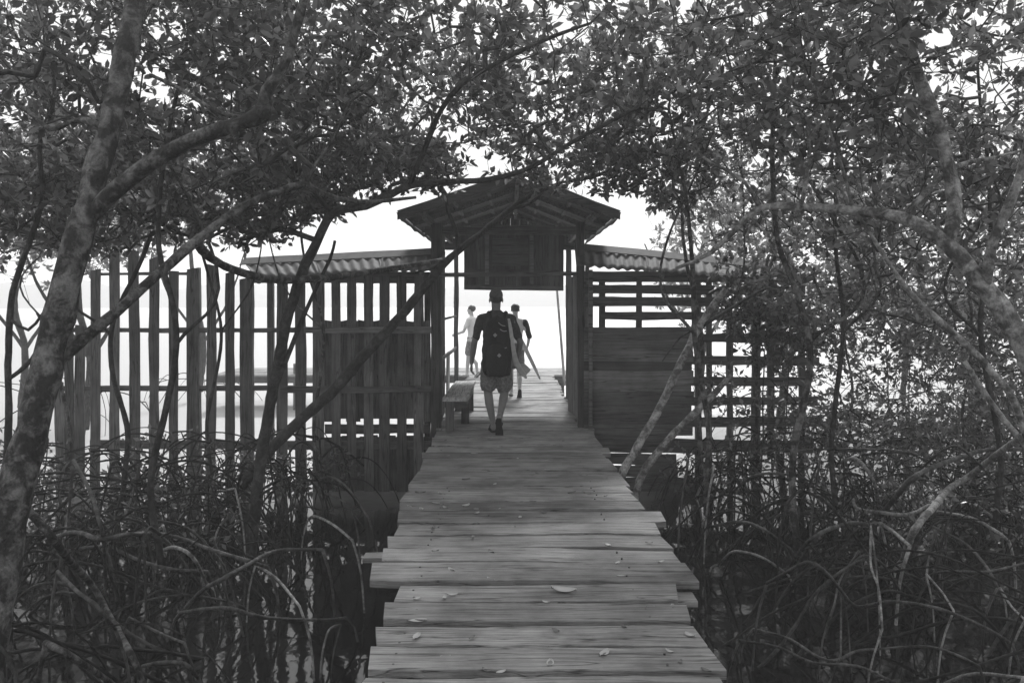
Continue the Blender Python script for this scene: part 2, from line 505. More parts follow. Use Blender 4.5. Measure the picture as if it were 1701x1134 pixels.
def corrugated(mb, A, B, C_, D, n, amp, thick=0.004):
    """sheet between near edge A-B and far edge D-C, ribs running near to far"""
    A, B, C_, D = map(np.array, (A, B, C_, D))
    k = n * 8; V = []
    nrm = np.cross(B - A, D - A); nrm = nrm / np.linalg.norm(nrm)
    if nrm[2] < 0: nrm = -nrm
    rows_ = 5
    for layer in (1, 0):
        for r in range(rows_):
            t = r / (rows_ - 1)
            for i in range(k + 1):
                s = i / k
                p = (A * (1 - s) + B * s) * (1 - t) + (D * (1 - s) + C_ * s) * t
                V.append(p + nrm * (amp * (1 + .25 * noise.noise(Vector((s * 9, t * 3, A[0])))) * math.cos(2 * math.pi * n * s) + .012 * noise.noise(Vector((s * 3, t * 2, A[1]))) + (thick if layer else 0)))
    W = k + 1; f = []
    for L in (0, 1):
        o = L * rows_ * W
        for r in range(rows_ - 1):
            for i in range(k):
                q = (o + r * W + i, o + r * W + i + 1, o + (r + 1) * W + i + 1, o + (r + 1) * W + i)
                f.append(q if L == 0 else q[::-1])
    o = rows_ * W
    for i in range(k):
        f.append((i, o + i, o + i + 1, i + 1))
        e = (rows_ - 1) * W
        f.append((e + i, e + i + 1, o + e + i + 1, o + e + i))
    mb.add(V, f)
def sheets(name, mat, parent, NL, NR, FR, FL, count, per, amp=0.016):
    NL, NR, FR, FL = map(np.array, (NL, NR, FR, FL))
    for i in range(count):
        s0, s1 = i / count, (i + 1) / count + (0.02 if i < count - 1 else 0)
        off = np.array([0, 0, 0.007 * (i % 2)]); j = np.array([0, random.uniform(-.03, .03), 0])
        mb = MB()
        corrugated(mb, NL * (1 - s0) + NR * s0 + off + j, NL * (1 - s1) + NR * s1 + off + j, FL * (1 - s1) + FR * s1 + off, FL * (1 - s0) + FR * s0 + off, per, amp)
        mb.build(name, mat, parent, True)
sheets('roof_sheet', M['metal'], fl, at(425, 463, 10.35), at(738, 448, 10.35), at(740, 420, 11.15), at(405, 437, 11.15), 3, 7, .013)
for (q0, q1, pr) in ((at(405, 436, 11.16), at(738, 419, 11.16), fl),):
    bd('ridge_flashing', M['metal'], pr, q0 + Vector((0, -.07, .012)), q1 + Vector((0, -.07, .012)), (0, 1, -.45 * -1), .24, .012, seg=14, jit=.004, c=.002)
for px in (430, 560, 700):
    bd('rafter', M['beam_y'], fl, at(px, 468 - (px - 430) * .04, 10.5), at(px + 3, 449 - (px - 430) * .04, 11.1), (1, 0, 0), .05, .06, seg=4)
for px in (440, 700):
    bd('post', M['dark_post'], fl, at(px + 10, 760, 11.1), at(px + 10, 458, 11.1), (1, 0, 0), .08, .08, seg=6)

# ------------------------------------------------------------------ gatehouse
gh = empty('gatehouse', (0, 12.3, 0))
tag(gh, 'small wooden gatehouse with low gabled roof spanning the boardwalk', 'gatehouse')
bd('post', M['dark_post'], gh, (-0.975, 10.8, -1.0), (-0.965, 10.8, 2.62), (1, 0, 0), .135, .12, seg=14, jit=.008)
bd('post', M['dark_post'], gh, (0.905, 10.85, -1.0), (0.875, 10.85, 2.64), (1, 0, 0), .10, .12, seg=14, jit=.008)
bd('post', M['dark_post'], gh, (-0.945, 14.25, -1.0), (-0.94, 14.25, 2.66), (1, 0, 0), .075, .08, seg=14, jit=.006)
bd('post', M['dark_post'], gh, (0.955, 14.25, -1.0), (0.955, 14.25, 2.66), (1, 0, 0), .09, .08, seg=14, jit=.006)
bd('post', M['dark_post'], gh, (-0.70 - .33, 12.5, -1.0), (-0.70 - .33, 12.5, 2.66), (1, 0, 0), .07, .07, seg=10, jit=.006)
log('cross_pole', M['rail'], gh, [(-0.93, 10.70, 1.96), (0, 10.70, 1.965), (0.84, 10.70, 1.975)], [.028, .03, .026])
RX0, RX1, RA = -1.345, 1.27, 0.06     # eaves and ridge x
ZE, ZR = 2.675, 3.15
Y0, Y1r = 9.9, 14.5
# tie beams, wall plates, rafters
for yq in (10.85, 14.2):
    bd('tie_beam', M['dark_slat'], gh, (-1.12, yq, 2.53), (1.08, yq, 2.53), (0, 0, 1), .10, .06, seg=8)
for x in (-1.04, 0.97):
    bd('wall_plate', M['beam_y'], gh, (x, Y0 + .1, 2.64), (x, Y1r - .1, 2.64), (0, 0, 1), .08, .06, seg=8)
bd('ridge_beam', M['beam_y'], gh, (RA, Y0 + .05, ZR - .09), (RA, Y1r - .05, ZR - .09), (0, 0, 1), .10, .05, seg=8)
for yq in (Y0 + .12, 11.0, 12.1, 13.2, 14.3):
    for xe, s in ((RX0 + .05, -1), (RX1 - .05, 1)):
        bd('rafter', M['beam_y'], gh, (RA + s * .03, yq, ZR - .07), (xe, yq, ZE - .045), (0, 1, 0), .05, .07, seg=6)
for s in (-1, 1):
    for q in (0.25, 0.55, 0.85):
        xe = RX0 if s < 0 else RX1
        x = RA + (xe - RA) * q; z = ZR + (ZE - ZR) * q
        bd('purlin', M['beam_y'], gh, (x, Y0 + .03, z - .032), (x, Y1r - .03, z - .032), (1, 0, 0), .05, .03, seg=6)
def roof_side(xe):
    mb = MB()
    e0, e1 = np.array((xe, Y0, ZE)), np.array((xe, Y1r, ZE))
    r0, r1 = np.array((RA, Y0, ZR)), np.array((RA, Y1r, ZR))
    corrugated(mb, e0, e1, r1, r0, 44, 0.014)
    mb.build('roof_sheet', M['metal_dark'], gh, True)
roof_side(RX0); roof_side(RX1)
mb = MB()
for s in (-1, 1):
    board(mb, (RA + s * .07, Y0 - .02, ZR + .022 - .027), (RA + s * .07, Y1r + .02, ZR + .022 - .027), (s * 1.0, 0, -.37), .16, .006, seg=4, jit=.002, c=.001)
mb.build('ridge_cap', M['metal_dark'], gh)
for xe, s in ((RX0, -1), (RX1, 1)):      # bargeboards under the front edge
    bd('bargeboard', M['dark_slat'], gh, (RA, Y0 - .005, ZR - .075), (xe, Y0 - .005, ZE - .05), (0, 0, 1), .085, .022, seg=10, jit=.005)
# curled-down end sheets of the eaves
for xe, s in ((RX0, -1), (RX1, 1)):
    mb = MB()
    V = []; n = 24
    for layer in (0, .006):
        for i in range(n + 1):
            yq = Y0 + .02 + (Y1r - Y0 - .04) * i / n
            drop = .11 + .03 * noise.noise(Vector((yq * 2, s, 0)))
            for j in range(4):
                V.append((xe + s * (.012 + layer) - s * .06 * (j / 3) ** 1.5, yq, ZE + .005 - drop * j / 3))
    W = n + 1; f = []
    for L in (0, 1):
        for i in range(n):
            for j in range(3):
                b = L * W * 4 + i * 4 + j
                f.append((b, b + 4, b + 5, b + 1))
    mb.add(V, f); mb.build('eave_sheet', M['metal_dark'], gh, True)
# header wall over the far opening: vertical boards, with two lighter battens
x = -0.80
while x < 0.83:
    wd = random.uniform(.12, .19); wd = min(wd, 0.86 - x)
    bd('header_board', M['header'], gh, (x + wd / 2, 14.15 + .006 * (int(x * 100) % 3), 1.82 - .02 * x), (x + wd / 2, 14.15 + .006 * (int(x * 100) % 3), 2.90 + random.uniform(-.02, .01)), (1, 0, 0), wd + .012, .025, seg=6, jit=.002)
    x += wd
x = RX0 + .12
while x < RX1 - .1:
    wd = .15; zt = ZR - (ZR - ZE) * abs(x + wd / 2 - RA) / (RX1 - RA) - .035
    if zt > 2.62: bd('gable_board', M['header'], gh, (x + wd / 2, 14.42, 2.50), (x + wd / 2, 14.42, zt), (1, 0, 0), wd - .002, .02, seg=3, jit=.001)
    x += wd
bd('gable_board', M['header'], gh, (-.8, 14.20, 2.6), (.86, 14.20, 2.6), (0, 0, 1), .13, .02, seg=4)
for (a, b, wz) in (((-.80, 2.12), (.86, 2.10), .07), ((-.8, 1.85), (.86, 1.83), .08), ((-.8, 2.86), (.86, 2.86), .06)):
    bd('header_rail', M['dark_slat'], gh, (a[0], 14.115, a[1]), (b[0], 14.115, b[1]), (0, 0, 1), wz, .03, seg=8)
for x in (-.42, .33):
    bd('header_batten', M['slat'], gh, (x, 14.112, 1.9), (x, 14.112, 2.82), (1, 0, 0), .07, .03, seg=6)
bd('header_panel', M['rail'], gh, (-.33, 14.12, 2.44), (.27, 14.12, 2.44), (0, 0, 1), .46, .018, seg=8, jit=.002)
# left side railing with low panel
for z, hgt in ((1.37, .03), (0.83, .05)):
    bd('side_rail', M['dark_slat'], gh, (-0.97, 10.9, z), (-0.945, 14.2, z), (0, 0, 1), hgt, .03, seg=8)
bd('side_board', M['pale_post'], gh, (-.99, 13.0, .02), (-.985, 13.0, .84), (0, 1, 0), .5, .02, seg=5)
bd('side_board', M['dark_post'], gh, (-1.0, 11.5, .02), (-1.0, 11.5, .80), (0, 1, 0), .9, .02, seg=5)
# right side: vertical boards of the side wall, tight side by side
xs, ys = 1.00, 10.86
for i in range(9):
    t = i / 8
    x = 1.02 - .17 * t; yq = 10.92 + 1.5 * t
    bd('side_board', M['post'] if i % 3 == 0 else M['dark_post'], gh, (x, yq, -.25), (x + random.uniform(-.01, .01), yq, 2.0 + random.uniform(-.03, .02)), (-.11, 1, 0), .165, .024, seg=8, jit=.006)
bd('side_board', M['pale_post'], gh, (.915, 12.75, .0), (.92, 12.75, 1.0), (0.05, 1, 0), .42, .02, seg=5)
bd('side_board', M['pale_post'], gh, (.93, 13.4, -.05), (.93, 13.4, .85), (0.05, 1, 0), .5, .02, seg=5)

# ------------------------------------------------------------------ bench in the gatehouse
bn = empty('bench', (-0.72, 11.6, 0))
tag(bn, 'rough plank bench along the left side inside the gatehouse', 'bench')
bd('seat', M['bench'], bn, (-0.71, 10.5, .40), (-0.70, 12.75, .40), (1, 0, 0), .31, .045, seg=12, jit=.008)
bd('apron', M['dark_slat'], bn, (-0.845, 10.62, .33), (-0.575, 10.62, .33), (0, 0, 1), .09, .03, seg=4)
bd('apron', M['beam_y'], bn, (-0.585, 10.66, .33), (-0.585, 12.5, .33), (0, 0, 1), .09, .03, seg=6)
for (x, yq) in ((-0.78, 10.56), (-0.62, 11.2), (-0.80, 12.5), (-0.62, 12.5)):
    bd('leg', M['dark_post'], bn, (x, yq, -.0), (x, yq, .378), (1, 0, 0), .10, .09, seg=5)

# ------------------------------------------------------------------ right slatted wall
fr = empty('slatted_wall', (at(1160, 600, FY).x, FY, WATER))
tag(fr, 'dark slatted board wall under a corrugated roof strip right of the gatehouse', 'wall')
bd('post', M['rail'], fr, at(981, 715, FY - .06), at(981, 448, FY - .06), (1, 0, 0), .05, .05, seg=10, jit=.004)
for (y0, y1, x0, x1) in [(450, 468, 970, 1330), (472, 487, 970, 1325), (493, 508, 970, 1340), (517, 531, 998, 1345)]:
    yc = (y0 + y1) / 2
    bd('slat', M['dark_slat'], fr, at(x0, yc, FY), at(x1, yc + random.uniform(1, 4), FY), (0, 0, 1), (y1 - y0) * FY / F, .022, seg=16, jit=.006)
yc = 544
while yc < 708:
    hh = random.uniform(15, 21)
    bd('slat', M['slat'] if random.random() < .4 else M['dark_slat'], fr, at(970, yc + hh / 2, FY + .003 * (int(yc) % 2)), at(1151 + random.uniform(-3, 3), yc + hh / 2 + random.uniform(0, 1.5), FY), (0, 0, 1), (hh + 1.6) * FY / F, .022, seg=10, jit=.003)
    yc += hh
for (y0, y1) in [(554, 569), (591, 606), (625, 640), (659, 673), (692, 708)]:
    bd('slat', M['dark_slat'], fr, at(1148, (y0 + y1) / 2, FY + .026), at(1362 + random.uniform(-20, 5), (y0 + y1) / 2 + random.uniform(-2, 2), FY + .026), (0, 0, 1), (y1 - y0) * FY / F, .022, seg=12, jit=.006)
bd('slat', M['dark_slat'], fr, at(975, 735, FY + .03), at(1350, 742, FY + .03), (0, 0, 1), .15, .03, seg=12, jit=.008)
yc = 722
while yc < 835:
    bd('slat', M['dark_slat'], fr, at(978, yc, FY + .03), at(1130 + random.uniform(-30, 150), yc + 2, FY + .03), (0, 0, 1), .145, .022, seg=10, jit=.006)
    yc += 19.5
for px, wp in ((1160, 10), (1179, 8), (1213, 9), (1255, 14), (1331, 9), (1060, 9)):
    bd('post', M['dark_post'], fr, at(px, 850, FY + .075), at(px + random.uniform(-2, 2), 455, FY + .075), (1, 0, 0), wp * FY / F, .07, seg=10, jit=.006)
sheets('roof_sheet', M['metal'], fr, at(957, 441, 10.35), at(1310, 470, 10.35), at(1305, 446, 11.15), at(954, 412, 11.15), 3, 8, .013)
bd('ridge_flashing', M['metal'], fr, at(954, 411, 11.16) + Vector((0, -.07, .012)), at(1305, 445, 11.16) + Vector((0, -.07, .012)), (0, 1, .45), .24, .012, seg=14, jit=.004, c=.002)
for px in (975, 1100, 1240):
    bd('rafter', M['beam_y'], fr, at(px, 448 + (px - 975) * .09, 10.5), at(px + 3, 426 + (px - 975) * .09, 11.1), (1, 0, 0), .05, .06, seg=4)
for px in (1000, 1280):
    bd('post', M['dark_post'], fr, at(px, 760, 11.1), at(px, 452, 11.1), (1, 0, 0), .08, .08, seg=6)

# mooring pole beyond the gatehouse
mp = log('mooring_pole', M['pale_post'], None, [at(938, 640, 17.0), at(930, 540, 17.0), at(923, 455, 17.0)], [.028, .026, .02], 8)
tag(mp, 'thin pale leaning pole seen through the right of the gatehouse opening', 'pole')

# ------------------------------------------------------------------ mangrove trees
def leaves_mesh(name, mat, parent, P, D, size, fine=True):
    """P (N,3) leaf bases, D (N,3) directions, size (N,)"""
    N = len(P)
    D = D / (np.linalg.norm(D, axis=1)[:, None] + 1e-9)
    rv = rng.normal(size=(N, 3)); rv[:, 2] += 1.2
    S = np.cross(D, rv); S /= (np.linalg.norm(S, axis=1)[:, None] + 1e-9)
    U = np.cross(S, D)
    if fine:
        prof = np.array([[0, 0, 0], [.28, -.20, .05], [.65, -.215, .045], [1, 0, -.03], [.65, .215, .045], [.28, .20, .05], [.28, 0, 0], [.65, 0, .0]])
        tri = np.array([[0, 6, 1], [1, 6, 7], [1, 7, 2], [2, 7, 3], [0, 5, 6], [6, 5, 7], [5, 4, 7], [7, 4, 3]])
    else:
        prof = np.array([[0, 0, 0], [.45, -.22, .05], [1, 0, -.02], [.45, .22, .05]])
        tri = np.array([[0, 3, 1], [1, 3, 2]])
    k = len(prof)
    wv = rng.uniform(.8, 1.2, N)
    V = P[:, None, :] + size[:, None, None] * (prof[None, :, 0:1] * D[:, None, :] + prof[None, :, 1:2] * S[:, None, :] * wv[:, None, None] + prof[None, :, 2:3] * U[:, None, :])
    V = V.reshape(-1, 3)
    Fc = (np.arange(N)[:, None, None] * k + tri[None]).reshape(-1)
    c = np.array(world_loc(parent)) if parent else np.zeros(3)
    me = bpy.data.meshes.new(name)
    me.vertices.add(len(V)); me.vertices.foreach_set('co', (V - c).ravel())
    nl = len(Fc); me.loops.add(nl); me.loops.foreach_set('vertex_index', Fc.astype(np.int32))
    me.polygons.add(nl // 3)
    me.polygons.foreach_set('loop_start', np.arange(0, nl, 3, dtype=np.int32))
    me.polygons.foreach_set('use_smooth', np.ones(nl // 3, dtype=bool))
    me.update(calc_edges=True); me.validate()
    me.materials.append(mat)
    o = bpy.data.objects.new(name, me); COL.objects.link(o)
    if parent: o.parent = parent
    return o

def open_space(x, y, z):
    """True where no foliage hangs: the head-room of the walkway tunnel, the yard and the open lagoon"""
    if (x * x + y * y + (z - 1.65) ** 2) < 2.2 ** 2: return True
    if y < 5.3 and x < -.5: return True
    if y < 6.15 and x > 1.3 and z < 2.55: return True
    if y < 5.9 and x > 2.6 and z < 3.3: return True
    if y > 8.6 and x > 3.5: return z < -.3
    if y < 12.6:
        if -1.1 < x < 1.3: zm = 2.2 + .062 * y
        elif x <= -1.1: zm = max(2.2 + .072 * y - (-1.1 - x) * .50, 1.95)
        else: zm = max(2.2 + .072 * y - (x - 1.3) * (1.4 if y > 7 else .8), .75 if x > 2.4 else 1.9)
        if y < 5.5 and abs(x) < 2.0: zm = max(zm, 2.5 + .04 * y)
        return z < zm
    # beyond the fence
    if -0.33 * y < x < 0.158 * y: return True
    if x < 0: return z < 1.2 + .02 * y
    return z < -.2

DENS = 1.42
def grow_tree(name, label, base, limbs, blobs, bk='bark_dark', leafmat='leaf', roots=12, root_h=(-0.3, 0.4), group=None, lsize=(.045, .105), per=(7, 11), fine=True, twk=4, rootmat='root_dark', cat='mangrove tree', rspread=1.3, bare=None, free=False):
    if bare is None: bare = .33 if base[0] > 2 else .12
    root = empty(name, base); tag(root, label, cat, group)
    nodes = []; nrad = []; first = True; cores = []
    for L in limbs:
        P = [l[:3] for l in L]; R = [l[3] for l in L]
        p, r = catmull(P, R, 0.10)
        mb = MB()
        wob = np.array([[noise.noise(Vector(q * 1.9)) * .02, noise.noise(Vector(q * 1.9 + 7)) * .02, 0] for q in p])
        p = p + wob
        tube(mb, p, r, 12 if r.max() > .05 else 8, 0.22)
        mb.build('trunk' if first else 'limb', M[bk], root, True)
        first = False; cores.append(p[::3] if len(p) > 6 else p)
        for q, rr in zip(p, r):
            if q[2] > 1.2 or free: nodes.append(q); nrad.append(rr)
    # clusters
    pts = []
    for (cx, cy, cz, rx, ry, rz, n) in blobs:
        n = int(n * (DENS if leafmat == 'leaf' else 2.0) * (.2 if cz > 4.5 and cy > 3 else 1))
        tries = 0; got = 0
        while got < n and tries < n * 12:
            tries += 1
            v = rng.normal(size=3); v /= np.linalg.norm(v); v *= rng.uniform(0.15, 1) ** .45
            q = np.array([cx + v[0] * rx, cy + v[1] * ry, cz + v[2] * rz])
            if not free and open_space(*q): continue
            if noise.noise(Vector(q * 1.3)) < -0.27: continue      # gaps between leaf masses
            pts.append(q); got += 1
    if pts:
        pts = np.array(pts)
        N0 = np.array(nodes)
        d0 = np.array([np.min(np.linalg.norm(N0 - q, axis=1)) for q in pts])
        pts = pts[np.argsort(d0)]
        cap = len(nodes) + len(pts) * 7 + 10
        NP = np.zeros((cap, 3)); NP[:len(nodes)] = N0; cnt = len(nodes)
        par = [-1] * len(nodes); paths = []
        dirs = []
        for q in pts:
            dd = np.linalg.norm(NP[:cnt] - q, axis=1) + 0.25 * np.maximum(0, NP[:cnt, 2] - q[2])
            j = int(np.argmin(dd)); a = NP[j].copy()
            L = np.linalg.norm(q - a)
            ns = min(6, max(1, int(L / .16)))
            bend = rng.normal(size=3) * L * .13; bend[2] += L * .05
            path = [j]; prev = j
            for s in range(1, ns + 1):
                t = s / ns
                pt = a * (1 - t) + q * t + bend * math.sin(math.pi * t) + (rng.normal(size=3) * .012 if s < ns else 0)
                NP[cnt] = pt; par.append(prev); prev = cnt; path.append(cnt); cnt += 1
            paths.append(path)
            dv = q - NP[path[-2]]; dirs.append(dv / (np.linalg.norm(dv) + 1e-9))
        load = np.zeros(cnt)
        for path in paths: load[path[-1]] += 1
        for i in range(cnt - 1, len(nodes) - 1, -1): load[par[i]] += load[i]
        rad = 0.0022 * np.power(np.maximum(load, 1), 0.42)
        mb = MB()
        for co in cores: tube(mb, co, np.full(len(co), .003), 3, 0, False)     # unseen thin core added inside each limb to join the branch pieces
        for path in paths:
            P = NP[path]; R = rad[path].copy(); R[0] = R[1]
            tube(mb, P, R, twk, 0, False)
        mb.build('branches', M['twig'], root, True)
        LP, LD, LS = [], [], []
        for q, d in zip(pts, dirs):
            if rng.random() < bare: continue
            n = rng.integers(per[0], per[1] + 1)
            d = d + np.array([0, 0, .35])
            v = rng.normal(size=(n, 3)); v /= np.linalg.norm(v, axis=1)[:, None]
            LD.append(v + d * .75 + np.array([0, 0, -.12]))
            LP.append(q + rng.normal(size=(n, 3)) * .018 + v * .012)
            LS.append(rng.uniform(lsize[0], lsize[1], n))
        leaves_mesh('crown', M[leafmat], root, np.concatenate(LP), np.concatenate(LD), np.concatenate(LS), fine)
    # prop roots arching from the trunk into the water
    bx, by = base[0], base[1]
    if base[1] < 8 and cat != 'shrub': roots = int(roots * .6)
    for i in range(roots):
        a = 2 * math.pi * (i + random.random() * .8) / max(roots, 1)
        if abs(bx) < 3.2 and math.cos(a) * (-bx) > 0.2: R_ = random.uniform(.25, max(.3, abs(bx) - 1.45))
        else: R_ = random.uniform(.5, rspread + 1.0)
        h0 = random.uniform(*root_h) if base[2] > -9 and len(limbs) > 9 else random.uniform(-.5, .12)
        r0 = random.uniform(.006, .014)
        P = []
        peak = random.uniform(.0, .26)
        bend = random.uniform(-.6, .6); pw = random.uniform(1.4, 2.5)
        for s in range(9):
            t = s / 8
            rr = R_ * (t ** .8)
            aa = a + bend * t
            z = h0 + peak * math.sin(math.pi * min(1, t * 1.25)) - (h0 - WATER + .15) * t ** pw
            P.append((bx + math.cos(aa) * rr + noise.noise(Vector((i, t * 3, bx))) * .05, by + math.sin(aa) * rr + noise.noise(Vector((i + 9, t * 3, by))) * .05, z))
        mb = MB(); p, r = catmull(P, np.linspace(r0, r0 * .7, 9), .07); tube(mb, p, r, 6, .15)
        for fork in range(random.choice([0, 1, 1, 2])):          # a second arch leaving the first
            k0 = int(len(p) * random.uniform(.3, .6)); a2 = a + random.choice([-1, 1]) * random.uniform(.4, 1.1)
            s0 = p[k0]; R2 = random.uniform(.3, 1.0)
            if abs(s0[0] + math.cos(a2) * R2) < 1.25 and s0[1] < 10.5: continue
            Q = [(s0[0] + math.cos(a2) * R2 * t ** .8, s0[1] + math.sin(a2) * R2 * t ** .8, s0[2] + .12 * math.sin(math.pi * t) - (s0[2] - WATER + .12) * t ** 1.7) for t in np.linspace(0, 1, 7)]
            q_, r_ = catmull(Q, np.linspace(r0 * .75, r0 * .5, 7), .08); tube(mb, q_, r_, 6, .15)
        mb.build('prop_root', M[rootmat], root, True)
    return root

def A(px, py, Y, r):
    v = at(px, py, Y); return (v.x, v.y, v.z, r)

trees = {}
# 1: the thick leaning trunk at the left with two long limbs
trees['A'] = grow_tree('mangrove_tree', 'thick mottled trunk at the left with long limbs reaching over the picket fence', (at(-40, 1250, 4.4).x, 4.4, WATER), [
    [A(-45, 1290, 4.3, 0.1176), A(-20, 1050, 4.4, 0.1008), A(12, 870, 4.5, 0.0941), A(45, 740, 4.6, 0.0874), A(75, 620, 4.7, 0.0840), A(108, 470, 4.8, 0.0790), A(148, 340, 4.9, 0.0722), A(178, 235, 5.0, 0.0655), A(205, 120, 5.1, 0.0622), A(228, 0, 5.2, 0.0588), A(250, -150, 5.4, 0.0462), A(290, -380, 5.7, 0.0252)],
    [A(140, 370, 4.9, 0.0504), A(200, 312, 4.86, 0.0504), A(265, 264, 4.8, 0.0454), A(340, 226, 4.75, 0.0412), A(400, 205, 4.7, 0.0395), A(434, 190, 4.7, 0.0540), A(445, 150, 4.7, 0.0353), A(474, 110, 4.7, 0.0286), A(492, 50, 4.7, 0.0260), A(505, -40, 4.7, 0.0227), A(500, -260, 4.9, 0.0126)],
    [A(70, 625, 4.72, 0.0420), A(140, 560, 4.85, 0.0336), A(195, 515, 5.0, 0.0319), A(262, 457, 5.2, 0.0311), A(330, 400, 5.4, 0.0319), A(400, 346, 5.6, 0.0294), A(455, 320, 5.8, 0.0252), A(510, 306, 6.0, 0.0269), A(535, 322, 6.1, 0.0235), A(600, 336, 6.2, 0.0185), A(690, 328, 6.4, 0.0118)],
    [A(328, 402, 5.42, 0.0286), A(352, 428, 5.7, 0.0286), A(400, 452, 6.2, 0.0302), A(470, 465, 6.9, 0.0319), A(560, 459, 7.6, 0.0319), A(650, 446, 8.1, 0.0294), A(735, 432, 8.5, 0.0235)],
    [A(509, 306, 6.0, 0.0168), A(522, 280, 6.0, 0.0151), A(548, 240, 6.1, 0.0118), A(580, 170, 6.2, 0.0076)],
    [A(178, 215, 5.0, 0.0235), A(145, 200, 5.05, 0.0202), A(110, 205, 5.1, 0.0168), A(80, 215, 5.1, 0.0151), A(40, 180, 5.2, 0.0126), A(-20, 155, 5.3, 0.0101)],
    [A(430, 195, 4.7, 0.0134), A(370, 190, 4.75, 0.0109), A(300, 150, 4.9, 0.0109), A(250, 125, 5.05, 0.0101)],
], [(-2.6, 6.5, 3.75, 1.6, 1.1, 1.0, 330), (-1.6, 6.1, 3.7, 1.2, 1.0, .75, 220), (-2.3, 6.8, 2.9, 1.5, 1.0, .55, 120), (-3.2, 6, 4.9, 2.2, 2.2, 1, 220)], 'bark_mottled', 'leaf', 9, (.0, .5), per=(8, 12))

# 2: the stem before the fence that forks above it
trees['C'] = grow_tree('mangrove_tree', 'slender upright mangrove stem crossing the picket fence left of centre', (at(425, 800, 8).x, 8.0, WATER), [
    [A(415, 930, 8.0, .06), A(432, 770, 8.0, .055), A(452, 660, 7.9, .052), A(470, 560, 7.8, .05), A(500, 460, 7.7, .046), A(527, 400, 7.6, .042), A(553, 354, 7.5, .040), A(606, 342, 7.4, .038), A(650, 322, 7.3, .034), A(683, 308, 7.2, .03), A(740, 302, 7.1, .026), A(810, 298, 7.0, .023), A(881, 279, 6.9, .02), A(941, 243, 6.8, .018), A(1064, 176, 6.6, .014)],
    [A(683, 307, 7.2, .026), A(700, 262, 7.0, .024), A(719, 212, 6.8, .022), A(735, 180, 6.6, .02), A(768, 141, 6.4, .02), A(832, 102, 6.2, .018), A(899, 70, 6.0, .015), A(980, 40, 5.8, .01)],
    [A(553, 352, 7.5, .024), A(530, 330, 7.4, .022), A(500, 300, 7.3, .018), A(480, 250, 7.2, .012)],
    [A(440, 700, 7.95, .026), A(478, 590, 7.85, .022), A(520, 490, 7.8, .018), A(548, 430, 7.75, .015), A(556, 400, 7.7, .013)],
], [(-.9, 7.4, 3.85, 1.7, 1.4, .75, 300), (.2, 6.8, 3.7, 1.4, 1.3, .75, 230), (-.4, 6, 5, 2, 2, .7, 160), (-1.6, 8.0, 3.3, 1.1, .9, .5, 150), (-2.5, 8.0, 2.55, 1.0, .8, .45, 160), (-3.9, 8.0, 2.55, 1.2, .9, .5, 160)], 'bark_dark', 'leaf', 10, (-.2, .35), per=(8, 12), rspread=1.1)

# 3: the long diagonal stem reaching over the gatehouse roof
trees['D'] = grow_tree('mangrove_tree', 'long diagonal stem rising across the board fence towards the gatehouse roof', (at(430, 770, 9.2).x, 9.2, WATER), [
    [A(350, 870, 9.3, .062), A(450, 745, 9.2, .06), A(520, 680, 9.15, .058), A(562, 640, 9.1, .062), A(612, 580, 9.0, .054), A(662, 528, 9.0, .052), A(705, 478, 9.0, .047), A(748, 428, 9.0, .038), A(800, 386, 9.0, .032), A(850, 346, 9.0, .03), A(885, 323, 9.0, .026), A(935, 304, 8.9, .022), A(990, 292, 8.8, .02), A(1050, 268, 8.6, .018), A(1130, 252, 8.4, .013)],
    [A(760, 418, 9.0, .026), A(757, 385, 8.9, .023), A(745, 350, 8.8, .02), A(742, 325, 8.8, .014)],
    [A(855, 345, 9.0, .02), A(880, 338, 9.0, .018), A(905, 315, 8.9, .014), A(890, 295, 8.9, .01)],
    [A(748, 430, 9.0, .02), A(720, 445, 9.0, .016), A(690, 452, 8.95, .010)],
], [(.9, 8.3, 3.85, 1.5, 1.3, .75, 240), (-.5, 8.8, 3.65, 1.6, 1.2, .6, 240), (-2.3, 8.9, 3.2, 1.3, 1.1, .6, 170), (1.2, 9.2, 3.5, 1.1, 1.0, .5, 130), (0, 8.7, 3.05, 1.5, .7, .3, 190), (-1.5, 8.4, 2.85, 1.0, .7, .38, 160)], 'bark_dark', 'leaf', 8, (-.3, .2), rspread=1.0)

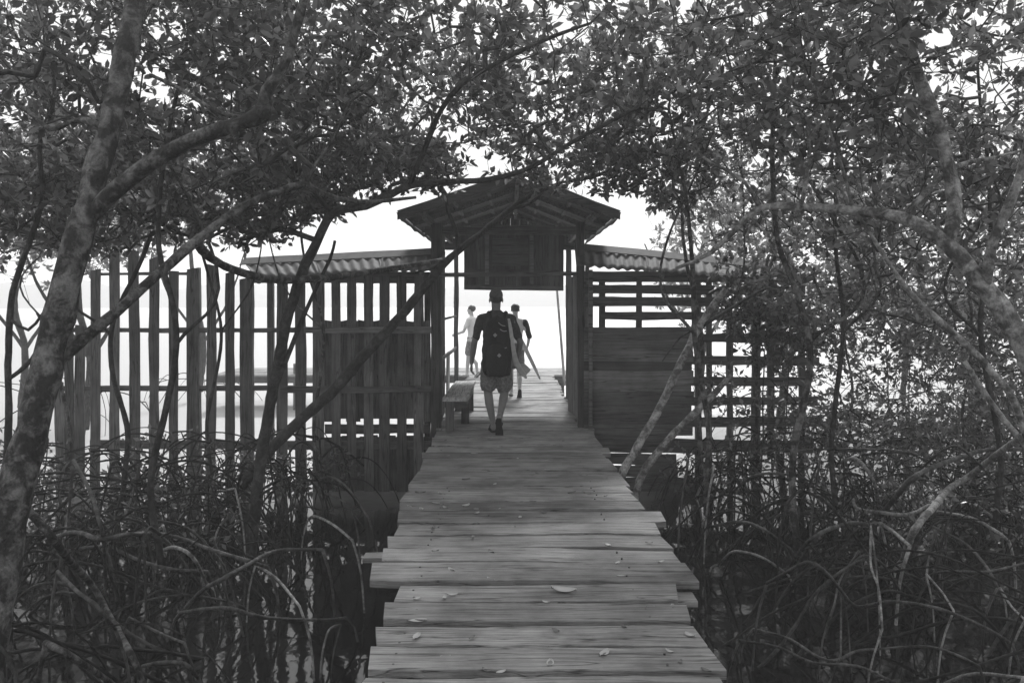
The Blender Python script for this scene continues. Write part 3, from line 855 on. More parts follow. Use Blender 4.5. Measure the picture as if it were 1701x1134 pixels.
# 4: arched thick limb on the right
trees['E'] = grow_tree('mangrove_tree', 'mangrove with a thick arched limb curving in from the right edge', (at(1760, 1150, 5.2).x, 5.2, WATER), [
    [A(1790, 1180, 5.2, 0.0846), A(1765, 900, 5.25, 0.0776), A(1735, 700, 5.3, 0.0705), A(1690, 560, 5.35, 0.0648), A(1640, 480, 5.4, 0.0578), A(1570, 402, 5.5, 0.0507), A(1500, 362, 5.6, 0.0423), A(1420, 350, 5.8, 0.0324), A(1330, 344, 5.9, 0.0268), A(1262, 345, 6.0, 0.0240), A(1225, 380, 6.1, 0.0212), A(1180, 420, 6.2, 0.0169), A(1120, 446, 6.3, 0.0113)],
    [A(1575, 405, 5.5, 0.0473), A(1585, 340, 5.55, 0.0473), A(1572, 270, 5.6, 0.0473), A(1553, 205, 5.65, 0.0464), A(1530, 140, 5.7, 0.0447), A(1505, 60, 5.7, 0.0413), A(1470, -80, 5.7, 0.0344), A(1440, -300, 5.7, 0.0172)],
    [A(1640, 480, 5.4, 0.0353), A(1650, 400, 5.3, 0.0317), A(1690, 300, 5.2, 0.0282), A(1720, 150, 5.1, 0.0212), A(1740, -100, 5.0, 0.0141)],
    [A(1262, 345, 6.0, 0.0155), A(1235, 300, 6.0, 0.0127), A(1180, 270, 6.0, 0.0099), A(1140, 240, 6.1, 0.0071)],
    [A(1500, 362, 5.6, 0.0183), A(1545, 310, 5.6, 0.0183), A(1590, 275, 5.6, 0.0155), A(1650, 262, 5.7, 0.0113), A(1700, 250, 5.8, 0.0084)],
    [A(1330, 344, 5.9, 0.0141), A(1345, 240, 5.8, 0.0127), A(1330, 180, 5.7, 0.0099), A(1250, 110, 5.6, 0.0077), A(1235, -10, 5.5, 0.0057)],
    [A(1345, 235, 5.8, 0.0113), A(1400, 140, 5.7, 0.0092), A(1420, 60, 5.6, 0.0071), A(1440, -30, 5.5, 0.0049)],
    [A(1420, 350, 5.8, 0.0127), A(1390, 250, 5.7, 0.0099), A(1350, 110, 5.5, 0.0077), A(1320, -10, 5.4, 0.0057)],
], [(2.3, 5.7, 3.3, 1.3, 1.3, .85, 300), (3.4, 6.2, 3.1, 1.3, 1.4, 1.1, 220), (1.5, 5.6, 3.75, .9, 1.2, .6, 110), (2.5, 4.9, 3.5, 1.2, 1.0, .7, 150), (3.0, 5.6, 4.7, 2, 2, .9, 160)], 'bark_pale', 'leaf', 10, (.1, .7), per=(8, 12), rspread=1.6)

# 5: pale upright trunk upper right
# 6: thin leaning trunks
trees['G'] = grow_tree('mangrove_tree', 'thin bare trunk slanting down to the right edge in the thicket', (at(1720, 740, 6.2).x, 6.2, WATER), [
    [A(1770, 1000, 6.2, .032), A(1700, 700, 6.2, .028), A(1650, 620, 6.2, .026), A(1590, 560, 6.25, .026), A(1530, 505, 6.3, .024), A(1500, 470, 6.3, .02), A(1440, 380, 6.4, .014), A(1380, 290, 6.4, .008)],
    [A(1720, 760, 6.2, .022), A(1640, 660, 6.3, .022), A(1600, 600, 6.35, .018)],
], [(3.1, 6.5, 2.5, .9, .8, .8, 70)], 'root_pale' if False else 'bark_pale', 'leaf', 5, (-.2, .3))

trees['H'] = grow_tree('mangrove_tree', 'thin dark forked stem at the far left edge beside the thick trunk', (at(20, 800, 7.4).x, 7.4, WATER), [
    [A(8, 950, 7.4, .035), A(14, 700, 7.4, .03), A(16, 530, 7.4, .028), A(40, 430, 7.3, .024), A(70, 330, 7.2, .022), A(65, 240, 7.1, .02), A(90, 160, 7.0, .018), A(78, 60, 6.9, .014), A(82, -40, 6.8, .01)],
    [A(14, 630, 7.4, .02), A(50, 600, 7.35, .018), A(72, 550, 7.3, .014), A(60, 520, 7.3, .01)],
    [A(16, 530, 7.4, .016), A(45, 548, 7.35, .013), A(70, 520, 7.3, .010)],
], [(-4.4, 7.6, 3.0, 1.3, 1.2, .9, 320), (-3.4, 7.4, 3.9, 1.5, 1.4, .8, 260)], 'bark_dark', 'leaf', 7, (-.2, .3))

# bare pale poles leaning on the slatted wall (dead trunks)
for (nm, lb, P) in [
    ('dead_trunk', 'pale patched bare trunk leaning up across the slatted wall beside the boardwalk', [A(1030, 800, 8.3, .05), A(1060, 740, 8.35, .05), A(1092, 685, 8.4, .048), A(1130, 605, 8.5, .048), A(1160, 545, 8.6, .046), A(1190, 500, 8.7, .042), A(1206, 480, 8.7, .036)]),
    ('dead_trunk', 'shorter split grey log leaning low to the right behind the pale bare trunk', [A(1062, 800, 8.9, .05), A(1100, 742, 8.95, .048), A(1150, 690, 9.0, .045), A(1190, 650, 9.0, .040), A(1214, 622, 9.0, .030)])]:
    P = [(P[0][0] - .12, P[0][1], WATER - .1, P[0][3])] + P
    r_ = empty(nm, (P[0][0], P[0][1], WATER)); tag(r_, lb, 'dead trunk')
    log('trunk', M['bark_pale'], r_, [q[:3] for q in P], [q[3] * .82 for q in P], 10, .08, .25)
    if '1206' or True:
        q = P[-3]
        if nm and lb.startswith('pale'):
            log('limb', M['bark_dark'], r_, [q[:3], tuple(at(1235, 500, 8.7)), tuple(at(1270, 480, 8.8)), tuple(at(1310, 478, 8.9))], [.02, .016, .012, .006], 6)
            log('limb', M['bark_dark'], r_, [q[:3], tuple(at(1130, 560, 8.6)), tuple(at(1100, 600, 8.6))], [.012, .010, .006], 6)

# generated trees with their own crowns and prop roots
sp = [  # x, y, crown blobs, label, leaf material, roots
    (-2.75, 6.6, [(-2.6, 6.8, 3.6, 1.2, 1.2, .8, 130)], 'young dark mangrove rooted in the water left of the walkway', 9),
    (-3.9, 8.4, [(-3.6, 8.8, 3.3, 1.5, 1.2, .8, 220)], 'mangrove with thin curved trunk close before the picket fence', 10),
    (-5.4, 7.2, [(-5.2, 7.4, 3.2, 1.4, 1.3, 1.1, 260)], 'mangrove with crowded crown at the left edge of the thicket', 9),
    (-2.2, 9.6, [(-2.4, 9.9, 3.5, 1.4, 1.0, .6, 160)], 'small mangrove growing against the lower board fence', 9),
    (2.35, 6.9, [(2.2, 7.0, 3.8, 1.2, 1.2, .8, 200)], 'slim mangrove nearest the walkway on its right', 10),
    (3.3, 8.6, [(3.4, 8.8, 2.9, 1.3, 1.1, 1.0, 230)], 'leafy mangrove right in front of the slatted wall', 10),
    (4.6, 6.9, [(4.7, 7.1, 3.1, 1.2, 1.2, 1.2, 230)], 'dense mangrove in the middle of the right thicket', 10),
    (5.1, 9.4, [(5.0, 9.6, 2.4, 1.5, 1.1, 1.4, 330)], 'twiggy mangrove past the right end of the slatted wall', 9),
    (6.4, 11.6, [(6.2, 11.8, 2.6, 1.8, 1.4, 1.8, 380)], 'tall mangrove rising behind the right end of the wall', 8),
    (-6.6, 9.6, [(-6.4, 9.8, 3.1, 1.5, 1.3, 1.1, 260)], 'mangrove at the outer left end of the picket fence', 8),
    (-3.3, 9.3, [(-3.4, 9.1, 2.75, 1.5, .9, .5, 230), (-2.2, 8.7, 2.85, .9, .8, .4, 130)], 'mangrove with low hanging leaves before the tops of the pickets', 7),
    (-4.9, 9.2, [(-5.0, 9.1, 2.7, 1.3, .9, .6, 230)], 'mangrove with drooping leaves near the outer left pickets', 7),
    (2.9, 10.1, [(3.3, 9.7, 1.75, 1.1, .5, .7, 300), (2.9, 9.9, 1.3, .9, .35, .5, 120)], 'twiggy mangrove spreading over the right half of the slatted wall', 7),
    (4.4, 7.7, [(4.2, 7.6, 3.4, 1.8, 1.3, 1.3, 300), (2.7, 7.6, 3.7, 1.4, 1.4, .9, 220), (3.6, 8.0, 2.0, 1.4, 1.0, .8, 150)], 'broad crowned mangrove filling the upper right of the thicket', 8),
    (1.9, 8.2, [(1.5, 8.0, 3.3, .9, .9, .5, 150), (1.5, 8.8, 2.95, .8, .6, .45, 150)], 'mangrove with leaves reaching over the right eave of the gatehouse', 5),
    (4.9, 12.3, [(5.0, 12.2, 1.1, 1.5, .8, 1.0, 330)], 'low tangled mangrove close behind the far end of the slatted wall', 12),
    (6.9, 10.2, [(6.4, 10.4, .9, 1.5, .9, .9, 330)], 'low twiggy mangrove by the right edge past the wall', 12),
    (5.2, 8.2, [(5.0, 8.9, 1.3, 1.2, .6, .8, 150)], 'half bare mangrove at the right between roots and wall', 10),
    (2.2, 9.8, [(1.9, 9.4, 3.7, 1.2, 1.2, .8, 200), (2.7, 9.9, 2.9, 1.0, .8, .7, 130)], 'mangrove crown hanging above the corrugated roof strip on the right', 6),
]
for (bx, by, blobs, lb, nr) in sp:
    c = blobs[0]
    top = c[2] + c[5] * .3
    jx, jy = random.uniform(-.12, .12), random.uniform(-.12, .12)
    r0 = random.uniform(.018, .032)
    limb = [(bx, by, WATER + .35, r0), (bx + jx * .6, by, .3, r0 * .95), (bx - jx + (c[0] - bx) * .2, by + jy, 1.3, r0 * .85), (bx + jx + (c[0] - bx) * .5, by - jy, 2.3, r0 * .7), (c[0], c[1], top, r0 * .45)]
    l2 = [limb[2][:3] + (r0 * .5,), (bx + random.choice([-1, 1]) * .45, by + jy, 1.9, r0 * .45), (c[0] + random.choice([-1, 1]) * c[3] * .5, c[1] + jy, c[2], r0 * .25)]
    grow_tree('mangrove_tree', lb, (bx, by, WATER), [limb, l2], blobs, random.choice(['bark_dark', 'bark_mottled']), 'leaf', nr, (-.4, .3), group='mangroves in the thicket', twk=4)

# low dark tangles of saplings standing in the water
for (bx, by, bl, lb) in [
    (-2.5, 9.9, (-2.5, 9.9, -.38, .8, .35, .33, 110), 'low dark tangle of mangrove shoots in front of the lower board fence'),
    (-4.0, 9.9, (-4.0, 9.9, -.30, 1.0, .4, .42, 150), 'low dark tangle of mangrove shoots before the middle pickets'),
    (-5.7, 9.6, (-5.7, 9.6, -.25, 1.0, .5, .48, 150), 'low dark tangle of mangrove shoots before the outermost pickets'),
    (-3.6, 8.2, (-3.6, 8.2, -.5, 1.3, .8, .28, 110), 'low twiggy shoots among the left roots further from the camera'),
    (2.4, 9.9, (2.4, 9.9, -.35, .8, .4, .35, 110), 'low dark shoots under the left half of the slatted wall'),
    (4.0, 9.7, (4.0, 9.7, -.05, 1.1, .5, .7, 300), 'dark tangle of shoots in front of the right half of the slatted wall'),
    (2.9, 10.0, (3.0, 10.0, .65, .75, .3, .8, 130), 'thin leafy twigs climbing in front of the open lattice of the wall'),
    (5.9, 9.9, (5.7, 9.7, .15, 1.2, .7, .95, 420), 'dark tangle of shoots at the right edge under the leaves'),
    (4.4, 8.0, (4.4, 8.0, -.4, 1.2, .7, .35, 130), 'low twiggy shoots in the middle of the right roots'),
    (5.6, 12.6, (5.6, 12.6, .35, 2.2, .7, 1.2, 520), 'dark low thicket in the water behind the right end of the wall'),
    (4.9, 11.5, (4.9, 11.5, -.2, 1.7, .4, .5, 480), 'dark low thicket just behind the open right part of the slatted wall'),
    (7.6, 11.6, (7.4, 11.6, -.1, 1.7, .5, .6, 480), 'dark low thicket at the right edge behind the shoots'),
    (-4.6, 9.2, (-4.4, 9.2, -.5, 1.9, .35, .27, 260), 'low dark carpet of shoots standing across the feet of the pickets'),
    (8.6, 13.5, (8.6, 13.5, .5, 2.2, .9, 1.4, 520), 'dark low thicket far right behind the trees')]:
    limb = [(bx, by, WATER - .05, .014), (bx + .05, by, WATER + .3, .012), (bl[0], bl[1], bl[2] + bl[5] * .5, .008)]
    lm2 = [(bx + .3, by, WATER - .05, .012), (bx + .4, by + .05, 1.21 if bl[5] > .8 else bl[2] + .3, .006)]
    grow_tree('mangrove_shoots', lb, (bx, by, WATER), [limb, lm2], [bl], 'bark_dark', 'leaf', 6, (-.5, .1), group='low mangrove tangles', bare=.45, free=True, cat='shrub', per=(5, 8), fine=False)

# trees beyond the fence, open to the sky
bgt = [
    (4.6, 14.5, [(4.6, 14.6, 2.4, 1.9, 1.6, 1.7, 380)], 'sunlit bushy mangrove rising behind the slatted wall roof'),
    (7.6, 14.0, [(7.4, 14.2, 2.9, 2.1, 1.8, 2.2, 420)], 'big leafy mangrove far right behind the thicket'),
    (4.2, 19.0, [(4.6, 19.2, 2.9, 1.7, 1.6, 2.2, 300)], 'pale hazy mangrove showing right of the gatehouse roof'),
    (8.8, 19.0, [(8.4, 19.0, 3.4, 2.6, 2.0, 2.8, 420)], 'tall background mangrove at the right beyond the wall'),
    (-7.4, 14.6, [(-7.4, 14.8, 3.5, 2.0, 1.6, 1.4, 330)], 'background mangrove seen above the left pickets'),
    (-10.2, 17.5, [(-9.6, 17.4, 3.6, 2.3, 2.0, 1.7, 330)], 'leafy background mangrove at the far left over the water'),
    (-7.6, 20.5, [(-8.0, 20.5, 4.4, 1.8, 1.6, 1.2, 200)], 'distant mangrove between the left tree trunk and the fence'),
]
for (bx, by, blobs, lb) in bgt:
    c = blobs[0]
    limb = [(bx, by, WATER + .2, .07), (bx + .1, by, .6, .065), (bx - .12, by, 1.8, .055), (c[0], c[1], c[2] + c[5] * .4, .03)]
    l2 = [limb[1][:3] + (.04,), (bx + .7, by, 1.6, .03), (bx + 1.1, by, 2.8, .015)]
    l3 = [limb[1][:3] + (.04,), (bx - .7, by, 1.7, .03), (bx - 1.2, by, 2.9, .015)]
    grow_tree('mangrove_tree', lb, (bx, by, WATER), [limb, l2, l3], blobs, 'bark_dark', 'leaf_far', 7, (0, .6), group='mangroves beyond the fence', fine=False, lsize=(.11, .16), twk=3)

# trees beside and behind the viewer that close the canopy overhead
for (bx, by, blobs, lb) in [
    (-3.2, 1.2, [(-1.8, 1.4, 4.6, 2.4, 2.4, .8, 420)], 'mangrove beside the near end of the walkway on the left'),
    (3.4, 1.6, [(2.0, 1.6, 4.6, 2.4, 2.4, .8, 420)], 'mangrove beside the near end of the walkway on the right'),
    (-3.0, -3.2, [(-1, -3.0, 3.6, 3.2, 1.6, 2.2, 260)], 'mangrove behind the near end of the walkway')]:
    limb = [(bx, by, WATER + .2, .07), (bx, by, 1, .06), (bx * .8, by, 2.6, .05), (blobs[0][0], blobs[0][1], 4.4, .03)]
    grow_tree('mangrove_tree', lb, (bx, by, WATER), [limb], blobs, 'bark_dark', 'leaf', 3, (0, .5), group='mangroves beside the near walkway', fine=False, lsize=(.14, .2), twk=3)

# ------------------------------------------------------------------ traced prop roots near the walkway
RR = [([(1040, 430), (1100, 350), (1200, 240), (1340, 175), (1500, 125), (1675, 120)], .026, 'r'), ([(1150, 600), (1200, 470), (1290, 360), (1350, 290), (1440, 235), (1560, 140), (1700, 40)], .034, 'p'),
      ([(930, 330), (950, 375), (1060, 395), (1180, 400), (1300, 350), (1440, 350), (1560, 430)], .018, 'p'), ([(870, 180), (940, 160), (1000, 220), (1035, 300), (1030, 400)], .018, 'p'),
      ([(1020, 450), (920, 440), (800, 480), (720, 540), (650, 640)], .020, 'r'), ([(320, 455), (420, 435), (500, 445), (580, 490), (660, 550)], .015, 'r'),
      ([(350, 620), (400, 570), (450, 565), (540, 590), (640, 655)], .014, 'p'), ([(560, 700), (640, 655), (740, 610), (820, 660), (880, 730), (950, 800), (1100, 780), (1300, 810), (1500, 890), (1620, 960)], .018, 'r'),
      ([(500, 900), (650, 940), (780, 1020), (860, 1035), (950, 995), (1060, 985), (1250, 975), (1380, 1010), (1480, 1060)], .015, 'r'), ([(880, 720), (880, 850), (880, 1010)], .012, 'r'),
      ([(1010, 450), (1010, 620), (1045, 730), (1060, 900)], .012, 'p'), ([(1300, 390), (1450, 420), (1560, 480), (1610, 520)], .018, 'p'), ([(1280, 455), (1420, 530), (1520, 640), (1560, 720)], .015, 'r'),
      ([(1200, 700), (1300, 655), (1420, 650), (1520, 650), (1675, 615)], .014, 'r'), ([(440, 950), (600, 975), (760, 1045), (950, 1060), (1110, 1130)], .015, 'r'), ([(1300, 1150), (1450, 1095), (1675, 1110)], .018, 'p'),
      ([(110, 340), (150, 240), (215, 190)], .014, 'r'), ([(250, 330), (290, 250), (330, 190)], .013, 'p'), ([(330, 440), (400, 320), (480, 250), (560, 225), (700, 240), (800, 290)], .014, 'r'), ([(655, 480), (720, 330), (790, 160)], .013, 'r'),
      ([(1050, 440), (1110, 480), (1180, 540)], .02, 'p'), ([(960, 560), (880, 680), (850, 800)], .012, 'r'), ([(1250, 660), (1320, 740), (1370, 820)], .012, 'p'), ([(1570, 720), (1620, 800), (1680, 860)], .013, 'p'),
      ([(1290, 470), (1260, 600), (1250, 700)], .013, 'r'), ([(1060, 370), (1180, 250), (1330, 120), (1420, 130), (1560, 280), (1650, 440)], .012, 'r'), ([(600, 130), (800, 120), (1000, 120), (1150, 130), (1310, 165)], .012, 'r')]
LR = [([(240, 500), (330, 480), (440, 510), (550, 490), (680, 485), (800, 510), (900, 550), (1080, 605), (1160, 630)], .022, 'r'), ([(320, 170), (390, 300), (430, 430), (450, 520), (460, 720)], .020, 'r'),
      ([(700, 560), (750, 545), (810, 565), (855, 615), (895, 700)], .018, 'p'), ([(760, 860), (870, 740), (970, 680), (1060, 630), (1200, 560), (1400, 555)], .022, 'r'), ([(1110, 620), (1200, 680), (1300, 800)], .015, 'p'),
      ([(480, 540), (600, 600), (750, 640), (900, 650)], .018, 'r'), ([(80, 340), (200, 470), (300, 600), (400, 710), (480, 850), (570, 1010)], .038, 'm'), ([(200, 960), (250, 985), (330, 1030), (480, 1130)], .032, 'm'),
      ([(610, 170), (570, 330), (550, 410), (620, 450)], .013, 'r'), ([(780, 830), (870, 815), (1000, 810), (1150, 850), (1400, 860), (1500, 850)], .018, 'r'), ([(250, 570), (350, 550), (450, 540)], .018, 'r'),
      ([(1350, 230), (1380, 300), (1440, 320), (1520, 360)], .012, 'r'), ([(1390, 250), (1440, 240), (1520, 300), (1600, 420)], .012, 'r'), ([(1340, 420), (1370, 410), (1450, 450), (1530, 515)], .013, 'p'),
      ([(1480, 880), (1430, 900), (1400, 1000), (1390, 1120)], .012, 'r'), ([(560, 850), (700, 920), (800, 960)], .015, 'r'), ([(900, 330), (950, 305), (1020, 290)], .012, 'p'), ([(300, 380), (280, 490), (270, 560), (260, 660)], .016, 'r'),
      ([(250, 650), (340, 740), (420, 800), (500, 900)], .02, 'r'), ([(620, 1060), (700, 1045), (800, 1050), (860, 1110)], .02, 'r'), ([(1080, 380), (1000, 410), (950, 460), (930, 520)], .012, 'r')]
troots = [o for o in COL.objects if o.name.startswith('mangrove_tree') and o.parent is None]
for lst, ox in ((RR, 1060), (LR, 0)):
    for pl, r, kd in lst:
        px = [(ox + x / 2.613, 700 + y / 2.613) for x, y in pl]
        ymax = max(q[1] for q in px)
        Yd = min(8.6, 2.25 * F / (ymax - HY)) * random.uniform(.9, 1.0)
        P = [at(x, y, Yd * (1 + .10 * math.sin(i * 1.3 + r * 90))) for i, (x, y) in enumerate(px)]
        mb = MB()
        rr = r * Yd / 6.0 * .74
        p, rd = catmull([tuple(q) for q in P], np.linspace(rr, rr * .8, len(P)), .06)
        tube(mb, p, rd, 8, .2)
        c = p.mean(0)
        # plunging end that carries the root down to the water
        for e in (p[0], p[-1]):
            if e[2] > WATER + .05:
                s = 1 if c[0] < e[0] else -1
                q, r2 = catmull([tuple(e), (e[0] + .06 * s, e[1] + .03, (e[2] * .55 + WATER * .45)), (e[0] + .09 * s, e[1] + .05, WATER - .1)], [rr * .8, rr * .7, rr * .6], .08)
                tube(mb, q, r2, 6, .2)
        best = min((t for t in troots if (t.location.x > 0) == (c[0] > 0) and t.location.y > 3), key=lambda t: (t.location.x - c[0]) ** 2 + (t.location.y - c[1]) ** 2)
        mb.build('prop_root', M[{'r': 'root', 'p': 'root_pale', 'm': 'bark_mottled'}[kd]], best, True)

# low arches sprawling over the water between the trees
for side, n_ in ((-1, 34), (1, 40)):
    for i in range(n_):
        y0 = random.uniform(5.0, 9.6); x0 = side * random.uniform(1.5 if side > 0 else 1.4, min(.62 * y0, 5.4))
        a = random.uniform(-.6, .6) + (0 if random.random() < .5 else math.pi)
        Ls = random.uniform(.9, 2.3); hh = random.uniform(.22, .75)
        x1, y1 = x0 + math.cos(a) * Ls, y0 + math.sin(a) * Ls
        if side * x1 < 1.25 or y1 > 10.2: x1 = x0 + side * abs(math.cos(a)) * Ls; y1 = min(y1, 10.2)
        sk = random.uniform(.6, 1.5); bw_ = random.uniform(-.25, .25)
        P = [(x0 + (x1 - x0) * t + noise.noise(Vector((i, t * 4, side))) * .09, y0 + (y1 - y0) * t + bw_ * math.sin(math.pi * t), WATER - .06 + hh * math.sin(math.pi * t ** sk) + .04 * noise.noise(Vector((t * 5, i, 3)))) for t in np.linspace(0, 1, 9)]
        r0 = random.uniform(.008, .015)
        mb = MB(); p, rd = catmull(P, np.linspace(r0, r0 * .65, 9), .06); tube(mb, p, rd, 7, .25)
        if random.random() < .6:
            k0 = len(p) // 2 + random.randint(-3, 3); q0 = p[k0]; dx = random.choice([-1, 1]) * random.uniform(.25, .6)
            if side * (q0[0] + dx) > 1.25:
                Q = [(q0[0] + dx * t, q0[1] + bw_ * t, q0[2] + .1 * math.sin(math.pi * t) - (q0[2] - WATER + .08) * t ** 1.8) for t in np.linspace(0, 1, 6)]
                q_, r_2 = catmull(Q, np.linspace(r0 * .8, r0 * .5, 6), .07); tube(mb, q_, r_2, 6, .2)
        c = p.mean(0)
        best = min((t for t in troots if (t.location.x > 0) == (c[0] > 0) and t.location.y > 3), key=lambda t: (t.location.x - c[0]) ** 2 + (t.location.y - c[1]) ** 2)
        mb.build('prop_root', M[random.choice(['root_dark', 'root_dark', 'root_mid'])], best, True)

# ------------------------------------------------------------------ fallen leaves
def litter(px, py, size, mat, label=None, rot=None):
    Y = 2310.0 / (py - HY)
    if Y < 0: return
    n = 8; V = []; rot = random.uniform(0, 6.28) if rot is None else rot
    L = size; W = size * random.uniform(.35, .5); cu = random.uniform(.1, .5)
    tw = random.uniform(-.4, .4)
    for layer in (0, .0012):
        for i in range(n + 1):
            t = i / n; wv = W / 2 * math.sin(math.pi * (t * .94 + .03)) ** .7
            for s in (-1, 0, 1):
                x, y = (t - .5) * L, s * wv
                z = .004 + layer + cu * L * (t - .5) ** 2 + abs(s) * W * .16 + tw * y * (t - .3)
                V.append((x * math.cos(rot) - y * math.sin(rot), x * math.sin(rot) + y * math.cos(rot), z))
    V = np.array(V); V[:, 2] += -V[:, 2].min() + 0.004
    V += np.array([(px - CX) * Y / F, Y, 0])
    f = []
    for Lr in (0, 1):
        for i in range(n):
            for j in (0, 1):
                b = Lr * (n + 1) * 3 + i * 3 + j
                q = (b, b + 3, b + 4, b + 1); f.append(q if Lr else q[::-1])
    mb = MB(); mb.add(V, f)
    o = mb.build('fallen_leaf', M[mat], None, True)
    tag(o, label or ('pale dry leaf lying loose among others on the boardwalk planks' if mat == 'litter' else 'small dark withered leaf lying on the boardwalk planks'), 'leaf', 'leaves fallen on the boardwalk')
for zx, zy, s, mt in [(450, 130, .07, 'd'), (570, 185, .08, 'l'), (765, 122, .05, 'd'), (940, 132, .05, 'd'), (750, 205, .05, 'l'), (870, 213, .05, 'l'), (600, 212, .05, 'd'), (535, 292, .08, 'd'), (655, 312, .06, 'l'),
                      (615, 250, .04, 'd'), (430, 352, .10, 'l'), (345, 348, .09, 'd'), (410, 392, .08, 'l'), (450, 410, .06, 'l'), (350, 415, .07, 'l'), (535, 402, .09, 'l'), (300, 405, .06, 'l'), (630, 440, .04, 'd'), (580, 433, .07, 'l'),
                      (855, 390, .06, 'l'), (855, 430, .07, 'd'), (760, 450, .06, 'l'), (1020, 488, .04, 'l'), (398, 490, .07, 'd'), (565, 532, .05, 'd'), (1125, 565, .06, 'l'), (1295, 555, .05, 'd'), (640, 595, .07, 'd'), (1165, 640, .06, 'l'), (1345, 635, .06, 'l'), (475, 670, .07, 'l'),
                      (310, 712, .05, 'l'), (638, 708, .06, 'l'), (1180, 695, .05, 'l'), (480, 772, .07, 'l'), (1300, 822, .05, 'l'), (1465, 942, .06, 'l'), (1380, 1008, .05, 'l'), (1425, 1052, .04, 'd'), (450, 1030, .05, 'l'), (720, 75, .06, 'l')]:
    litter(Z(zx), 680 + zy / 2.5, s, 'litter' if mt == 'l' else 'litter_dark')
for _ in range(46):
    py_ = 700 + 420 * random.random() ** 1.3; t_ = random.random() ** 1.5
    xl_ = 720 - (py_ - 715) * .27; xr_ = 985 + (py_ - 715) * .52
    litter(xl_ + 12 + (xr_ - xl_ - 30) * (t_ if random.random() < .6 else 1 - t_), py_, random.uniform(.03, .06), random.choice(['litter', 'litter_dark', 'litter_dark']))
litter(Z(940), 680 + 757 / 2.5, .15, 'litter', 'longest pale leaf lying at the middle of the boardwalk', -.35)
litter(Z(335), 680 + 882 / 2.5, .095, 'litter', 'broad dry leaf bridging a gap between near planks at the left', .2)
litter(Z(330), 680 + 945 / 2.5, .08, 'litter', 'curled pale leaf on the wide near plank at its left end')
litter(Z(1110), 680 + 1018 / 2.5, .085, 'litter', 'crumpled pale leaf beside the thin crack in the nearest planks')
litter(Z(885), 680 + 1058 / 2.5, .075, 'litter', 'curled dry leaf nearest the bottom edge of the picture')
litter(Z(975), 680 + 348 / 2.5, .09, 'litter_dark', 'flat dark strip of leaf on the far right half of the walk')

# ------------------------------------------------------------------ people
def blob(mb, P, R, k=14, flat=1.0, axis=(1, 0, 0)):
    """tapered limb as closed tube with rounded ends; flat < 1 squashes it across `axis`"""
    P = [Vector(p) for p in P]
    d0 = (P[0] - P[1]).normalized(); d1 = (P[-1] - P[-2]).normalized()
    PP = [P[0] + d0 * R[0] * .9, P[0] + d0 * R[0] * .6] + P + [P[-1] + d1 * R[-1] * .6, P[-1] + d1 * R[-1] * .9]
    Rr = [R[0] * .35, R[0] * .78] + list(R) + [R[-1] * .78, R[-1] * .35]
    n0 = mb.n; tube(mb, [tuple(q) for q in PP], Rr, k)
    if flat != 1.0:
        V = mb.v[-1]; c = np.repeat(np.array([tuple(q) for q in PP]), k, axis=0)
        a = np.array(axis, float); a /= np.linalg.norm(a)
        dd = ((V - c) @ a)[:, None] * a
        mb.v[-1] = V - dd * (1 - flat)

def ellipsoid(mb, c, r, n=14):
    V = []; f = []
    for i in range(n + 1):
        a = math.pi * i / n
        for j in range(2 * n):
            b = math.pi * j / n
            V.append((c[0] + r[0] * math.sin(a) * math.cos(b), c[1] + r[1] * math.sin(a) * math.sin(b), c[2] + r[2] * math.cos(a)))
    for i in range(n):
        for j in range(2 * n):
            j2 = (j + 1) % (2 * n)
            f.append((i * 2 * n + j, (i + 1) * 2 * n + j, (i + 1) * 2 * n + j2, i * 2 * n + j2))
    mb.add(V, f)

def fuse(mb, name, mat, parent, vox=.008, smooth=4, rot=0.0, fold=0.0):
    """weld the limb volumes into one continuous surface; local coords placed at the parent"""
    me = bpy.data.meshes.new(name); me.from_pydata(np.concatenate(mb.v).tolist(), [], mb.f)
    o = bpy.data.objects.new(name, me); COL.objects.link(o)
    r = o.modifiers.new('r', 'REMESH'); r.mode = 'VOXEL'; r.voxel_size = vox; r.use_smooth_shade = True
    s = o.modifiers.new('s', 'SMOOTH'); s.iterations = smooth; s.factor = .5
    dg = bpy.context.evaluated_depsgraph_get()
    ev = o.evaluated_get(dg)
    m2 = bpy.data.meshes.new_from_object(ev)
    bpy.data.objects.remove(o); bpy.data.meshes.remove(me)
    if fold:
        for v in m2.vertices:
            q = v.co
            v.co = q + v.normal * fold * (noise.noise(Vector((q.x * 16, q.y * 16, q.z * 7))) + .5 * noise.noise(Vector((q.x * 34, q.y * 34, q.z * 15))))
    m2.name = name; m2.materials.clear(); m2.materials.append(mat)
    m2.transform(Matrix.Rotation(rot, 4, 'Z'))
    m2.polygons.foreach_set('use_smooth', [True] * len(m2.polygons))
    o = bpy.data.objects.new(name, m2); COL.objects.link(o); o.parent = parent
    return o

